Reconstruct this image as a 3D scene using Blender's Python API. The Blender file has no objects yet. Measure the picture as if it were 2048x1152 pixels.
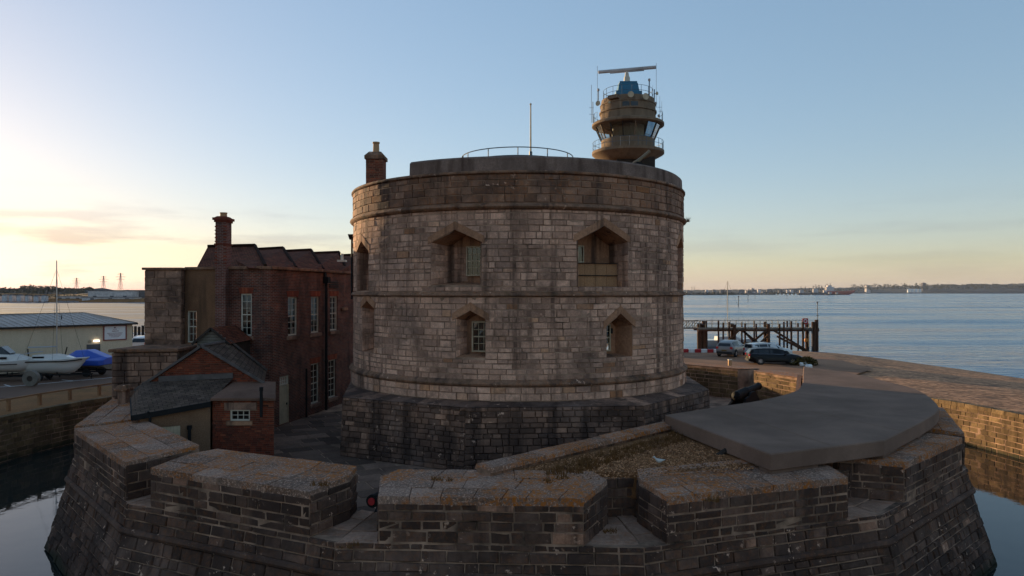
import bpy, bmesh, math, random
from mathutils import Vector, Matrix
import numpy as np
random.seed(11)
RN = random.uniform
rad = math.radians
S = bpy.context.scene
COL = S.collection

# ---------------------------------------------------------------- camera
HC = 6.7
F = 1422.0
cam_d = bpy.data.cameras.new('camera'); cam = bpy.data.objects.new('camera', cam_d); COL.objects.link(cam)
cam_d.sensor_width = 36.0; cam_d.lens = 36.0 * F / 2048
cam_d.clip_start = 0.1; cam_d.clip_end = 30000
cam.location = (0, 0, HC); cam.rotation_euler = (rad(90.32), 0, 0)
S.camera = cam

# ---------------------------------------------------------------- sky, sun, exposure
SUN_AZ, SUN_EL = -46.0, 4.4          # degrees: azimuth left of the +Y axis, height
S.world = bpy.data.worlds.new('World'); S.world.use_nodes = True
nt = S.world.node_tree; nt.nodes.clear()
out = nt.nodes.new('ShaderNodeOutputWorld'); bg = nt.nodes.new('ShaderNodeBackground')
sky = nt.nodes.new('ShaderNodeTexSky'); sky.sky_type = 'NISHITA'; sky.sun_disc = False
sky.sun_elevation = rad(SUN_EL); sky.sun_rotation = rad(SUN_AZ)
sky.altitude = 0; sky.air_density = 1.0; sky.dust_density = 0.4; sky.ozone_density = 2.8
bg.inputs['Strength'].default_value = 0.12
# the whole sky goes through one soft tone curve, as the camera renders it
gm = nt.nodes.new('ShaderNodeGamma'); gm.inputs['Gamma'].default_value = 0.50; nt.links.new(sky.outputs['Color'], gm.inputs['Color'])
hsv = nt.nodes.new('ShaderNodeHueSaturation'); hsv.inputs['Saturation'].default_value = 1.22; nt.links.new(gm.outputs['Color'], hsv.inputs['Color'])
tn = nt.nodes.new('ShaderNodeMix'); tn.data_type = 'RGBA'; tn.blend_type = 'MULTIPLY'; tn.inputs['Factor'].default_value = 1; tn.inputs['B'].default_value = (1.05, 0.972, 1.0, 1)
nt.links.new(hsv.outputs['Color'], tn.inputs['A']); SKY = tn.outputs['Result']
sr = nt.nodes.new('ShaderNodeSeparateColor'); nt.links.new(SKY, sr.inputs[0]); gb = nt.nodes.new('ShaderNodeMath'); gb.operation = 'MULTIPLY'; gb.inputs[1].default_value = 0.70; nt.links.new(sr.outputs[1], gb.inputs[0])
bm_ = nt.nodes.new('ShaderNodeMath'); bm_.operation = 'MAXIMUM'; nt.links.new(sr.outputs[2], bm_.inputs[0]); nt.links.new(gb.outputs[0], bm_.inputs[1])
cc_ = nt.nodes.new('ShaderNodeCombineColor'); nt.links.new(sr.outputs[0], cc_.inputs[0]); nt.links.new(sr.outputs[1], cc_.inputs[1]); nt.links.new(bm_.outputs[0], cc_.inputs[2]); SKY = cc_.outputs[0]
# thin evening clouds low over the horizon
tc = nt.nodes.new('ShaderNodeTexCoord')
mp = nt.nodes.new('ShaderNodeMapping'); mp.inputs['Scale'].default_value = (3.0, 3.0, 26.0); mp.inputs['Location'].default_value = (1.35, 0.4, 0.3)
nz = nt.nodes.new('ShaderNodeTexNoise'); nz.inputs['Scale'].default_value = 1.6; nz.inputs['Detail'].default_value = 7
nz.inputs['Roughness'].default_value = 0.55
nt.links.new(tc.outputs['Generated'], mp.inputs['Vector']); nt.links.new(mp.outputs['Vector'], nz.inputs['Vector'])
cr = nt.nodes.new('ShaderNodeValToRGB'); cr.color_ramp.elements[0].position = 0.52; cr.color_ramp.elements[1].position = 0.64
nt.links.new(nz.outputs['Fac'], cr.inputs['Fac'])
sx = nt.nodes.new('ShaderNodeSeparateXYZ'); nt.links.new(tc.outputs['Generated'], sx.inputs['Vector'])
mr = nt.nodes.new('ShaderNodeValToRGB')          # band of heights in which the clouds lie
e = mr.color_ramp.elements; e[0].position = 0.005; e[0].color = (0.5, 0.5, 0.5, 1); e[1].position = 0.135; e[1].color = (0, 0, 0, 1)
m2 = mr.color_ramp.elements.new(0.06); m2.color = (0.75, 0.75, 0.75, 1)
nt.links.new(sx.outputs['Z'], mr.inputs['Fac'])
mul = nt.nodes.new('ShaderNodeMath'); mul.operation = 'MULTIPLY'
nt.links.new(cr.outputs['Color'], mul.inputs[0]); nt.links.new(mr.outputs['Color'], mul.inputs[1])
mul2 = nt.nodes.new('ShaderNodeMath'); mul2.operation = 'MULTIPLY'; 
cb = nt.nodes.new('ShaderNodeValToRGB'); cb.color_ramp.elements[0].position = 0.22; cb.color_ramp.elements[0].color = (0.9, 0.9, 0.9, 1); cb.color_ramp.elements[1].position = 0.45; cb.color_ramp.elements[1].color = (0.25, 0.25, 0.25, 1)
xr = nt.nodes.new('ShaderNodeMapRange'); xr.inputs['From Min'].default_value = -1; xr.inputs['From Max'].default_value = 1; nt.links.new(sx.outputs['X'], xr.inputs['Value']); nt.links.new(xr.outputs[0], cb.inputs['Fac'])      # the bank of cloud lies in the west
nt.links.new(cb.outputs['Color'], mul2.inputs[1])
nt.links.new(mul.outputs[0], mul2.inputs[0])
hs = nt.nodes.new('ShaderNodeMix'); hs.data_type = 'RGBA'; hs.blend_type = 'MULTIPLY'; hs.inputs['Factor'].default_value = 1
nt.links.new(SKY, hs.inputs['A']); hs.inputs['B'].default_value = (0.50, 0.48, 0.58, 1)
mx = nt.nodes.new('ShaderNodeMix'); mx.data_type = 'RGBA'
nt.links.new(mul2.outputs[0], mx.inputs['Factor']); nt.links.new(SKY, mx.inputs['A'])
nt.links.new(hs.outputs['Result'], mx.inputs['B'])
nt.links.new(mx.outputs['Result'], bg.inputs['Color']); nt.links.new(bg.outputs[0], out.inputs[0])

sv = Vector((math.sin(rad(SUN_AZ)) * math.cos(rad(SUN_EL)), math.cos(rad(SUN_AZ)) * math.cos(rad(SUN_EL)), math.sin(rad(SUN_EL))))
sd = bpy.data.lights.new('sun', 'SUN'); sd.energy = 2.2; sd.angle = rad(0.6); sd.color = (1.0, 0.72, 0.40)
so = bpy.data.objects.new('sun', sd); COL.objects.link(so); so.rotation_euler = sv.to_track_quat('Z', 'Y').to_euler()
so.location = sv * 200

S.view_settings.view_transform = 'Standard'; S.view_settings.look = 'None'
S.view_settings.exposure = 1.95; S.view_settings.gamma = 1.0
S.cycles.max_bounces = 6; S.cycles.transparent_max_bounces = 12; S.cycles.volume_bounces = 0
S.cycles.use_adaptive_sampling = True; S.cycles.use_denoising = True
S.cycles.caustics_reflective = False; S.cycles.caustics_refractive = False

# ---------------------------------------------------------------- helpers
def at(px, py=None, Y=None, z=None):
    """point seen at a photograph pixel, at distance Y or height z"""
    dx = (px - 1024) / F; dz = (584 - py) / F if py is not None else 0
    if Y is None: Y = (z - HC) / dz
    if z is None: z = HC + dz * Y
    return Vector((dx * Y, Y, z))

WL = {}                                             # world location of each parent
def wl(o): return WL.get(o.name, Vector((0, 0, 0))) if o is not None else Vector((0, 0, 0))

def tag(o, label=None, cat=None, group=None, kind=None):
    if label: o['label'] = label
    if cat: o['category'] = cat
    if group: o['group'] = group
    if kind: o['kind'] = kind
    return o
def thing(name, label, cat, loc=(0, 0, 0), rz=0, group=None):
    o = bpy.data.objects.new(name, None); COL.objects.link(o); o.location = loc; o.rotation_euler = (0, 0, rz)
    o.empty_display_size = 0.3
    WL[o.name] = Vector(loc)
    return tag(o, label, cat, group)

class MB:
    """collects faces in metres; build() links them as one mesh object"""
    def __init__(s): s.v = []; s.f = []; s.t = []; s.uv = []
    def face(s, pts, tone=0.5, uv=None):
        b = len(s.v); s.v += [tuple(p) for p in pts]; s.f.append(tuple(range(b, b + len(pts)))); s.t.append(tone); s.uv.append(uv)
    def add(s, verts, faces, tone=0.5):
        b = len(s.v); s.v += [tuple(p) for p in verts]
        for f in faces: s.f.append(tuple(i + b for i in f)); s.t.append(tone); s.uv.append(None)
        return s
    def box(s, c, d, rz=0, tone=0.5, taper=1.0):
        x, y, z = d[0] / 2, d[1] / 2, d[2] / 2; ca, sa = math.cos(rz), math.sin(rz); V = []
        for k, t in ((-z, 1), (z, taper)):
            for (a, b) in ((-x, -y), (x, -y), (x, y), (-x, y)):
                a *= t; b *= t
                V.append((c[0] + a * ca - b * sa, c[1] + a * sa + b * ca, c[2] + k))
        return s.add(V, [(3, 2, 1, 0), (4, 5, 6, 7), (0, 1, 5, 4), (1, 2, 6, 5), (2, 3, 7, 6), (3, 0, 4, 7)], tone)
    def mm(s, a, b, tone=0.5):
        return s.box([(a[i] + b[i]) / 2 for i in range(3)], [abs(b[i] - a[i]) for i in range(3)], 0, tone)
    def bar(s, p, q, w, h=None, tone=0.5):
        p, q = Vector(p), Vector(q); h = h or w; d = (q - p).normalized()
        up = Vector((0, 0, 1)) if abs(d.z) < 0.98 else Vector((0, 1, 0))
        r = d.cross(up).normalized() * w / 2; u = r.cross(d).normalized() * h / 2
        V = [p - r - u, p + r - u, p + r + u, p - r + u, q - r - u, q + r - u, q + r + u, q - r + u]
        return s.add(V, [(3, 2, 1, 0), (4, 5, 6, 7), (0, 1, 5, 4), (1, 2, 6, 5), (2, 3, 7, 6), (3, 0, 4, 7)], tone)
    def tube(s, pts, r, n=6, r1=None, closed=False, caps=True, tone=0.5):
        pts = [Vector(p) for p in pts]; m = len(pts); b = len(s.v); r1 = r if r1 is None else r1; V = []
        for i, p in enumerate(pts):
            a = pts[(i - 1) % m] if (closed or i > 0) else p; c = pts[(i + 1) % m] if (closed or i < m - 1) else p
            d = (c - a).normalized(); up = Vector((0, 0, 1)) if abs(d.z) < 0.95 else Vector((0, 1, 0))
            x = d.cross(up).normalized(); y = x.cross(d); rr = r + (r1 - r) * i / max(1, m - 1)
            V += [p + x * (math.cos(k * 2 * math.pi / n) * rr) + y * (math.sin(k * 2 * math.pi / n) * rr) for k in range(n)]
        Fc = []
        for i in range(m if closed else m - 1):
            for k in range(n): j = (i + 1) % m; Fc.append((i * n + k, i * n + (k + 1) % n, j * n + (k + 1) % n, j * n + k))
        if caps and not closed: Fc.append(tuple(range(n - 1, -1, -1))); Fc.append(tuple((m - 1) * n + k for k in range(n)))
        return s.add(V, Fc, tone)
    def cyl(s, p, q, r, r1=None, n=16, tone=0.5): return s.tube([p, q], r, n, r1, tone=tone)
    def prism(s, poly, z0, z1, tone=0.5):
        n = len(poly); z0 = z0 if hasattr(z0, '__len__') else [z0] * n; z1 = z1 if hasattr(z1, '__len__') else [z1] * n
        V = [(p[0], p[1], z0[i]) for i, p in enumerate(poly)] + [(p[0], p[1], z1[i]) for i, p in enumerate(poly)]
        Fc = [tuple(range(n - 1, -1, -1)), tuple(range(n, 2 * n))] + [(i, (i + 1) % n, n + (i + 1) % n, n + i) for i in range(n)]
        return s.add(V, Fc, tone)
    def lathe(s, prof, c, n=64, a0=0, a1=360, tone=0.5, closed_prof=False):
        full = abs(a1 - a0) >= 360; m = n if full else n + 1; k = len(prof); V = []
        for i in range(m):
            a = rad(a0 + (a1 - a0) * i / n)
            V += [(c[0] + r * math.cos(a), c[1] + r * math.sin(a), c[2] + z) for r, z in prof]
        Fc = []; kk = k if closed_prof else k - 1
        for i in range(n):
            j = (i + 1) % m
            for q in range(kk): Fc.append((i * k + q, j * k + q, j * k + (q + 1) % k, i * k + (q + 1) % k))
        if not full and closed_prof: Fc.append(tuple(range(k))); Fc.append(tuple((m - 1) * k + q for q in range(k - 1, -1, -1)))
        return s.add(V, Fc, tone)
    def loft(s, rings, caps=True, tone=0.5):
        n = len(rings[0]); V = [p for r in rings for p in r]; Fc = []
        for i in range(len(rings) - 1):
            for k in range(n): Fc.append((i * n + k, i * n + (k + 1) % n, (i + 1) * n + (k + 1) % n, (i + 1) * n + k))
        if caps: Fc.append(tuple(range(n - 1, -1, -1))); Fc.append(tuple((len(rings) - 1) * n + k for k in range(n)))
        return s.add(V, Fc, tone)
    def build(s, name, m, parent=None, smooth=False, local=False, recalc=True, bevel=0):
        off = Vector((0, 0, 0)) if local else wl(parent)
        me = bpy.data.meshes.new(name)
        V = np.array(s.v, dtype=float).reshape(-1, 3) - np.array(off)
        me.from_pydata(V.tolist(), [], s.f)
        at_ = me.attributes.new('tone', 'FLOAT', 'FACE'); at_.data.foreach_set('value', s.t)
        if any(u is not None for u in s.uv):
            l = me.uv_layers.new(name='UVMap'); i = 0
            for f, u in zip(s.f, s.uv):
                for k in range(len(f)):
                    l.data[i].uv = u[k] if u is not None else (0, 0); i += 1
        if recalc or bevel:
            bm = bmesh.new(); bm.from_mesh(me)
            if bevel:
                bmesh.ops.remove_doubles(bm, verts=bm.verts, dist=0.0005)
            bmesh.ops.recalc_face_normals(bm, faces=bm.faces)
            if bevel:
                ed = [e for e in bm.edges if len(e.link_faces) == 2 and e.calc_face_angle(0) > 0.5]
                bmesh.ops.bevel(bm, geom=ed, offset=bevel, segments=1, affect='EDGES')
            bm.to_mesh(me); bm.free()
        if smooth:
            me.polygons.foreach_set('use_smooth', [True] * len(me.polygons))
            try: me.set_sharp_from_angle(angle=rad(38))
            except Exception: pass
        me.materials.append(m)
        o = bpy.data.objects.new(name, me); COL.objects.link(o)
        if parent is not None: o.parent = parent; WL[o.name] = wl(parent)
        return o
def struct(o): o['kind'] = 'structure'; return o
def dup(root, loc, rz=0, **kw):
    r = root.copy(); COL.objects.link(r); r.location = loc; r.rotation_euler = (0, 0, rz); tag(r, **kw)
    for ch in root.children:
        c = ch.copy(); COL.objects.link(c); c.parent = r
        for g in ch.children:
            d = g.copy(); COL.objects.link(d); d.parent = c
    return r

# ---------------------------------------------------------------- materials
MATS = {}
class NT:
    def __init__(s, name):
        s.m = bpy.data.materials.new(name); s.m.use_nodes = True; s.n = s.m.node_tree; s.b = s.n.nodes['Principled BSDF']
    def new(s, t, **kw):
        o = s.n.nodes.new('ShaderNode' + t)
        for k, v in kw.items(): setattr(o, k, v)
        return o
    def link(s, a, b): s.n.links.new(a, b)
    def pos(s, scale=(1, 1, 1), kind='Position'):
        if kind == 'Position': g = s.new('NewGeometry').outputs['Position']
        else: g = s.new('TexCoord').outputs[kind]
        m = s.new('Mapping'); m.inputs['Scale'].default_value = scale; s.link(g, m.inputs['Vector']); return m.outputs['Vector']
    def noise(s, scale, vec=None, detail=5, rough=0.6, dist=0):
        n = s.new('TexNoise'); n.inputs['Scale'].default_value = scale; n.inputs['Detail'].default_value = detail
        n.inputs['Roughness'].default_value = rough; n.inputs['Distortion'].default_value = dist
        s.link(vec if vec is not None else s.pos(), n.inputs['Vector']); return n.outputs['Fac']
    def ramp(s, fac, stops, const=False):
        r = s.new('ValToRGB'); e = r.color_ramp.elements
        if const: r.color_ramp.interpolation = 'CONSTANT'
        for i, (p, c) in enumerate(stops):
            el = e[i] if i < 2 else e.new(p)
            el.position = p; c = (c, c, c) if not hasattr(c, '__len__') else c; el.color = (c[0], c[1], c[2], 1)
        s.link(fac, r.inputs['Fac']); return r.outputs['Color']
    def mix(s, fac, a, b, mode='MIX'):
        m = s.new('Mix', data_type='RGBA', blend_type=mode)
        for k, v in (('Factor', fac), ('A', a), ('B', b)):
            if hasattr(v, 'links'): s.link(v, m.inputs[k])
            else: m.inputs[k].default_value = v if k == 'Factor' else (v[0], v[1], v[2], 1)
        return m.outputs['Result']
    def math(s, op, a, b=0.0):
        m = s.new('Math', operation=op)
        for i, v in enumerate((a, b)):
            if hasattr(v, 'links'): s.link(v, m.inputs[i])
            else: m.inputs[i].default_value = v
        return m.outputs[0]
    def bump(s, h, strength=0.4, dist=0.02):
        b = s.new('Bump'); b.inputs['Strength'].default_value = strength; b.inputs['Distance'].default_value = dist
        s.link(h, b.inputs['Height']); s.link(b.outputs[0], s.b.inputs['Normal'])
    def col(s, c):
        if hasattr(c, 'links'): s.link(c, s.b.inputs['Base Color'])
        else: s.b.inputs['Base Color'].default_value = (c[0], c[1], c[2], 1)
    def done(s, key, rough=0.8, spec=0.3, metal=0.0):
        i = s.b.inputs; i['Roughness'].default_value = rough; i['Specular IOR Level'].default_value = spec; i['Metallic'].default_value = metal
        MATS[key] = s.m; return s.m

def plain(key, c, rough=0.7, spec=0.3, metal=0.0, var=0.25, scale=3.0, bump=0.0, bscale=40):
    t = NT(key); n = t.noise(scale)
    if 'mortar' in key: c = (c[0] * 1.35, c[1] * .93, c[2] * .68)
    t.col(t.mix(1.0, t.ramp(n, [(0.3, 1 - var), (0.7, 1.0)]), c, 'MULTIPLY'))
    if bump: t.bump(t.noise(bscale), bump, 0.02)
    return t.done(key, rough, spec, metal)

WARM = (1.56, 0.98, 0.71)            # warm tint put into masonry colours to offset the blue sky light
def stone_mat(key, stops, stain=0.5, stain_c=(0.035, 0.032, 0.034), white=0.0, orange=0.0, moss=0.0, streak=True, bump=0.5, rough=0.9, grey=0.0, crust=False, wet=False):
    """masonry: one tone per stone, mottling, rain streaks, lichen"""
    t = NT(key)
    a = t.new('Attribute', attribute_name='tone').outputs['Fac']
    c = t.ramp(a, stops)
    c = t.mix(1.0, c, t.ramp(t.noise(9, detail=7, rough=0.7), [(0.28, 0.62), (0.72, 1.12)]), 'MULTIPLY')
    c = t.mix(1.0, c, t.ramp(t.noise(60, detail=3), [(0.3, 0.8), (0.7, 1.12)]), 'MULTIPLY')
    if grey: c = t.mix(t.ramp(t.noise(0.55, detail=6, rough=0.65, dist=0.6), [(0.48, 0.0), (0.66, grey)]), c, (0.16, 0.165, 0.18))
    if stain:
        c = t.mix(t.ramp(t.noise(0.7, detail=6, rough=0.68, dist=0.4), [(0.46, 0.0), (0.66, stain)]), c, stain_c)
    if streak:
        v = t.pos((1.6, 1.6, 0.10)); n1 = t.noise(1.0, v, 6, 0.65)
        c = t.mix(t.ramp(n1, [(0.51, 0.0), (0.63, 0.85)]), c, stain_c)
    if crust:
        c = t.mix(t.ramp(t.noise(16, detail=5, rough=0.8), [(0.52, 0), (0.60, 0.85)]), c, (0.44, 0.43, 0.42)); c = t.mix(t.ramp(t.noise(23, detail=4, rough=0.7), [(0.56, 0), (0.64, 0.8)]), c, (0.05, 0.045, 0.04))
    if white:
        w = t.math('MULTIPLY', t.ramp(t.noise(4.5, detail=4, rough=0.7), [(0.62, 0), (0.66, 1)]), t.ramp(t.noise(0.8, detail=3), [(0.45, 0), (0.6, white)]))
        c = t.mix(w, c, (0.46, 0.45, 0.43))
    if orange:
        w = t.math('MULTIPLY', t.ramp(t.noise(9 if crust else 6.5, detail=8, rough=0.8), [(0.46 if crust else 0.5, 0), (0.55, 1)]), t.ramp(t.noise(0.75, detail=4), [(0.42, 0.12 if crust else 0), (0.56, orange)]))
        c = t.mix(w, c, (0.27, 0.125, 0.025))
    if moss:
        w = t.ramp(t.noise(3.2, detail=6, rough=0.7), [(0.52, 0), (0.68, moss)])
        c = t.mix(w, c, (0.05, 0.05, 0.022))
    c = t.mix(1.0, c, (1.5, 0.98, 0.74) if crust else ((1.36, 0.99, 0.68) if key == 'moat_stone' else WARM), 'MULTIPLY')
    if wet:      # weed and tide stain above the moat water
        zz = t.new('SeparateXYZ'); t.link(t.new('NewGeometry').outputs['Position'], zz.inputs[0])
        hh = t.math('ADD', zz.outputs['Z'], t.math('MULTIPLY', t.noise(1.2, detail=6), 0.9))
        c = t.mix(t.ramp(t.math('MULTIPLY', t.math('ADD', hh, 2.4), 0.5), [(0.28, 0.9), (0.42, 0.0)]), c, (0.03, 0.03, 0.016))
    t.col(c)
    t.bump(t.noise(26, detail=6, rough=0.7), bump, 0.03)
    return t.done(key, rough, 0.2)

stone_mat('keep_stone', [(0.0, (0.22, 0.19, 0.178)), (0.25, (0.35, 0.31, 0.288)), (0.55, (0.46, 0.412, 0.385)), (0.86, (0.6, 0.55, 0.52)), (0.94, (0.46, 0.36, 0.26)), (1.0, (0.30, 0.21, 0.14))], 0.65, stain_c=(0.065, 0.057, 0.055), white=0.7, grey=0.5)
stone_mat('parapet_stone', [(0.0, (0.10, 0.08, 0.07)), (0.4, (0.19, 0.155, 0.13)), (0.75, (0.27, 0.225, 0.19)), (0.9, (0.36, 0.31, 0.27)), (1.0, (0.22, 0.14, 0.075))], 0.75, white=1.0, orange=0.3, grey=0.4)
stone_mat('base_stone', [(0.0, (0.06, 0.053, 0.052)), (0.5, (0.14, 0.12, 0.112)), (0.85, (0.235, 0.2, 0.18)), (1.0, (0.38, 0.32, 0.28))], 0.85, white=0.9, grey=0.6)
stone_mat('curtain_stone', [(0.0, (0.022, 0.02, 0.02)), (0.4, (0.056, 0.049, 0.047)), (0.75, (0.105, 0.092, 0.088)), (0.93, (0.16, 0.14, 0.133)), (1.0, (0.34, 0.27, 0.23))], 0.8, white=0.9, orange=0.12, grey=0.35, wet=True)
stone_mat('top_stone', [(0.0, (0.12, 0.115, 0.113)), (0.5, (0.195, 0.19, 0.188)), (1.0, (0.29, 0.283, 0.28))], 0.5, stain_c=(0.08, 0.06, 0.04), white=1.0, orange=1.0, streak=False, bump=1.0, crust=True)
stone_mat('sill_stone', [(0.0, (0.2, 0.19, 0.185)), (1.0, (0.36, 0.34, 0.33))], 0.6, stain_c=(0.07, 0.06, 0.045), orange=0.25, streak=False)
stone_mat('moat_stone', [(0.0, (0.07, 0.06, 0.045)), (0.5, (0.15, 0.13, 0.095)), (1.0, (0.26, 0.228, 0.165))], 0.7, stain_c=(0.05, 0.042, 0.03), moss=0.5, wet=True)
stone_mat('house_stone', [(0.0, (0.13, 0.115, 0.105)), (0.5, (0.24, 0.21, 0.19)), (1.0, (0.34, 0.30, 0.27))], 0.8, white=0.6, grey=0.5)
stone_mat('head_stone', [(0.0, (0.26, 0.2, 0.15)), (1.0, (0.36, 0.29, 0.225))], 0.3)
stone_mat('moulding', [(0.0, (0.15, 0.125, 0.105)), (1.0, (0.25, 0.215, 0.185))], 0.9, white=1.0, orange=0.25, moss=0.5)
stone_mat('flag_stone', [(0.0, (0.06, 0.058, 0.058)), (0.5, (0.12, 0.116, 0.115)), (1.0, (0.22, 0.21, 0.205))], 0.5, streak=False, bump=0.25)
stone_mat('outbuilding_brick', [(0.0, (0.06, 0.03, 0.026)), (0.5, (0.135, 0.048, 0.035)), (0.85, (0.2, 0.07, 0.045)), (1.0, (0.25, 0.11, 0.07))], 0.4, streak=False, bump=0.25)
plain('mortar', (0.36, 0.32, 0.29), 0.95, var=0.8, scale=1.3)
plain('dark_mortar', (0.36, 0.315, 0.285), 0.95, var=0.95, scale=1.1)
plain('pale_mortar', (0.33, 0.29, 0.25), 0.95, var=0.6, scale=5)
plain('brick_mortar', (0.22, 0.19, 0.165), 0.95, var=0.5)
plain('white_paint', (0.62, 0.54, 0.43), 0.55, var=0.15)
plain('cream_paint', (0.56, 0.44, 0.29), 0.6, var=0.3)
plain('iron', (0.014, 0.013, 0.013), 0.75, 0.2, var=0.4)
plain('rail_metal', (0.12, 0.135, 0.145), 0.5, 0.4, var=0.2)
plain('blue_rail', (0.07, 0.11, 0.15), 0.5, 0.4, var=0.2)
plain('dark_wood', (0.045, 0.033, 0.026), 0.85, var=0.4)
plain('grey_wood', (0.2, 0.175, 0.145), 0.85, var=0.4)
plain('lead', (0.135, 0.11, 0.1), 0.75, 0.2, var=0.5)
plain('red_paint', (0.45, 0.025, 0.03), 0.5, var=0.2)
plain('white', (0.75, 0.74, 0.72), 0.45, 0.4, var=0.12)
plain('interior', (0.018, 0.016, 0.015), 0.9)
plain('curtain', (0.55, 0.53, 0.5), 0.9, var=0.2)
plain('rubber', (0.02, 0.02, 0.02), 0.8)
plain('alloy', (0.4, 0.4, 0.42), 0.3, 0.5, 0.7, var=0.1)
plain('clay_pot', (0.5, 0.28, 0.14), 0.8, var=0.25)
def glass_mat(key, tint=(0.02, 0.025, 0.03)):
    t = NT(key); t.n.nodes.remove(t.b)
    o = t.n.nodes['Material Output']; tr = t.new('BsdfTransparent'); gl = t.new('BsdfGlossy'); gl.inputs['Roughness'].default_value = 0.03
    tr.inputs['Color'].default_value = (0.75, 0.78, 0.78, 1)
    fr = t.new('Fresnel'); fr.inputs['IOR'].default_value = 1.8; mx = t.new('MixShader')
    t.link(fr.outputs[0], mx.inputs[0]); t.link(tr.outputs[0], mx.inputs[1]); t.link(gl.outputs[0], mx.inputs[2]); t.link(mx.outputs[0], o.inputs['Surface'])
    MATS[key] = t.m
glass_mat('glass')
t = NT('dark_glass'); t.col((0.012, 0.014, 0.017)); t.done('dark_glass', 0.06, 0.5)

def brick_uv(key, c1, c2, mortar, rough=0.9):
    t = NT(key); b = t.new('TexBrick'); uv = t.new('TexCoord').outputs['UV']
    b.inputs['Scale'].default_value = 1; b.inputs['Brick Width'].default_value = 0.235; b.inputs['Row Height'].default_value = 0.078
    b.inputs['Mortar Size'].default_value = 0.009; b.inputs['Mortar Smooth'].default_value = 0.3; b.inputs['Bias'].default_value = -0.2
    for k, c in (('Color1', c1), ('Color2', c2), ('Mortar', mortar)): b.inputs[k].default_value = (*c, 1)
    t.link(uv, b.inputs['Vector'])
    c = t.mix(1.0, b.outputs['Color'], t.ramp(t.noise(1.1, detail=6, rough=0.7), [(0.3, 0.5), (0.7, 1.35)]), 'MULTIPLY')
    c = t.mix(t.ramp(t.noise(0.8, detail=5, dist=0.5), [(0.5, 0), (0.72, 0.6)]), c, (0.045, 0.034, 0.03))
    c = t.mix(t.ramp(t.noise(1.0, t.pos((1.5, 1.5, 0.25))), [(0.56, 0), (0.75, 0.7)]), c, (0.03, 0.024, 0.022))
    t.col(c); t.bump(t.math('SUBTRACT', t.noise(40), b.outputs['Fac']), 0.5, 0.02); return t.done(key, rough, 0.2)
brick_uv('house_brick', (0.19, 0.052, 0.03), (0.065, 0.027, 0.022), (0.24, 0.18, 0.14))
brick_uv('stack_brick', (0.2, 0.062, 0.04), (0.11, 0.042, 0.032), (0.25, 0.21, 0.18))

def tile_uv(key, c1, c2, w, h, rough=0.85):
    t = NT(key); b = t.new('TexBrick'); uv = t.new('TexCoord').outputs['UV']
    b.inputs['Scale'].default_value = 1; b.inputs['Brick Width'].default_value = w; b.inputs['Row Height'].default_value = h
    b.inputs['Mortar Size'].default_value = 0.012; b.inputs['Mortar Smooth'].default_value = 0.6
    for k, c in (('Color1', c1), ('Color2', c2), ('Mortar', (c2[0] * .25, c2[1] * .25, c2[2] * .25))): b.inputs[k].default_value = (*c, 1)
    t.link(uv, b.inputs['Vector'])
    c = t.mix(1.0, b.outputs['Color'], t.ramp(t.noise(1.6, detail=6, rough=0.7), [(0.3, 0.5), (0.7, 1.3)]), 'MULTIPLY')
    t.col(t.mix(t.ramp(t.noise(2.5, detail=5), [(0.55, 0), (0.72, 0.5)]), c, (0.05, 0.047, 0.02)))
    t.bump(t.math('SUBTRACT', t.noise(30), b.outputs['Fac']), 0.8, 0.03); return t.done(key, 0.95, 0.1)
tile_uv('clay_tile', (0.23, 0.075, 0.04), (0.12, 0.045, 0.03), 0.17, 0.10)
tile_uv('slate', (0.15, 0.10, 0.074), (0.085, 0.058, 0.045), 0.3, 0.2)

def rough_mat(key, c1, c2, scale=1.0, fine=40, bump=0.4, rough=0.9, streak=0, stain=(0.06, 0.05, 0.045), sa=0.5):
    t = NT(key)
    c = t.ramp(t.noise(scale, detail=7, rough=0.65), [(0.3, c1), (0.7, c2)])
    c = t.mix(1.0, c, t.ramp(t.noise(fine, detail=3), [(0.3, 0.7), (0.7, 1.2)] if key != 'shingle' else [(0.32, 0.35), (0.5, 0.95), (0.68, 1.5)]), 'MULTIPLY')
    if streak: c = t.mix(t.ramp(t.noise(1.0, t.pos((2.2, 2.2, 0.2))), [(0.5, 0), (0.7, streak)]), c, stain)
    else: c = t.mix(t.ramp(t.noise(scale * 0.6, detail=6, dist=0.6), [(0.5, 0), (0.7, sa)]), c, stain)
    if 'far' not in key and 'shed' not in key: c = t.mix(1.0, c, (1.06, 0.95, 0.86) if 'tower' in key else (1.46, 0.95, 0.68), 'MULTIPLY')
    t.col(c); t.bump(t.noise(fine, detail=4), bump, 0.02); return t.done(key, rough, 0.2)
rough_mat('concrete', (0.09, 0.09, 0.098), (0.19, 0.19, 0.205), 1.0, 22, 0.5, streak=0.9, stain=(0.05, 0.043, 0.042))
rough_mat('slab_concrete', (0.11, 0.105, 0.107), (0.185, 0.175, 0.178), 0.45, 45, 0.5, 0.95, sa=0.85, stain=(0.095, 0.088, 0.088))
rough_mat('tower_concrete', (0.17, 0.125, 0.09), (0.24, 0.18, 0.125), 0.8, 20, 0.2, streak=0.75, stain=(0.10, 0.075, 0.055))
rough_mat('render', (0.115, 0.098, 0.078), (0.155, 0.132, 0.105), 0.9, 30, 0.2, streak=0.55, stain=(0.085, 0.07, 0.05))
rough_mat('house_render', (0.10, 0.078, 0.06), (0.18, 0.138, 0.10), 0.9, 30, 0.3, streak=0.6, stain=(0.045, 0.04, 0.034))
rough_mat('shingle', (0.17, 0.13, 0.098), (0.44, 0.325, 0.225), 0.7, 3.2, 1.0, 0.95, stain=(0.10, 0.085, 0.072), sa=0.9)
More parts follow.
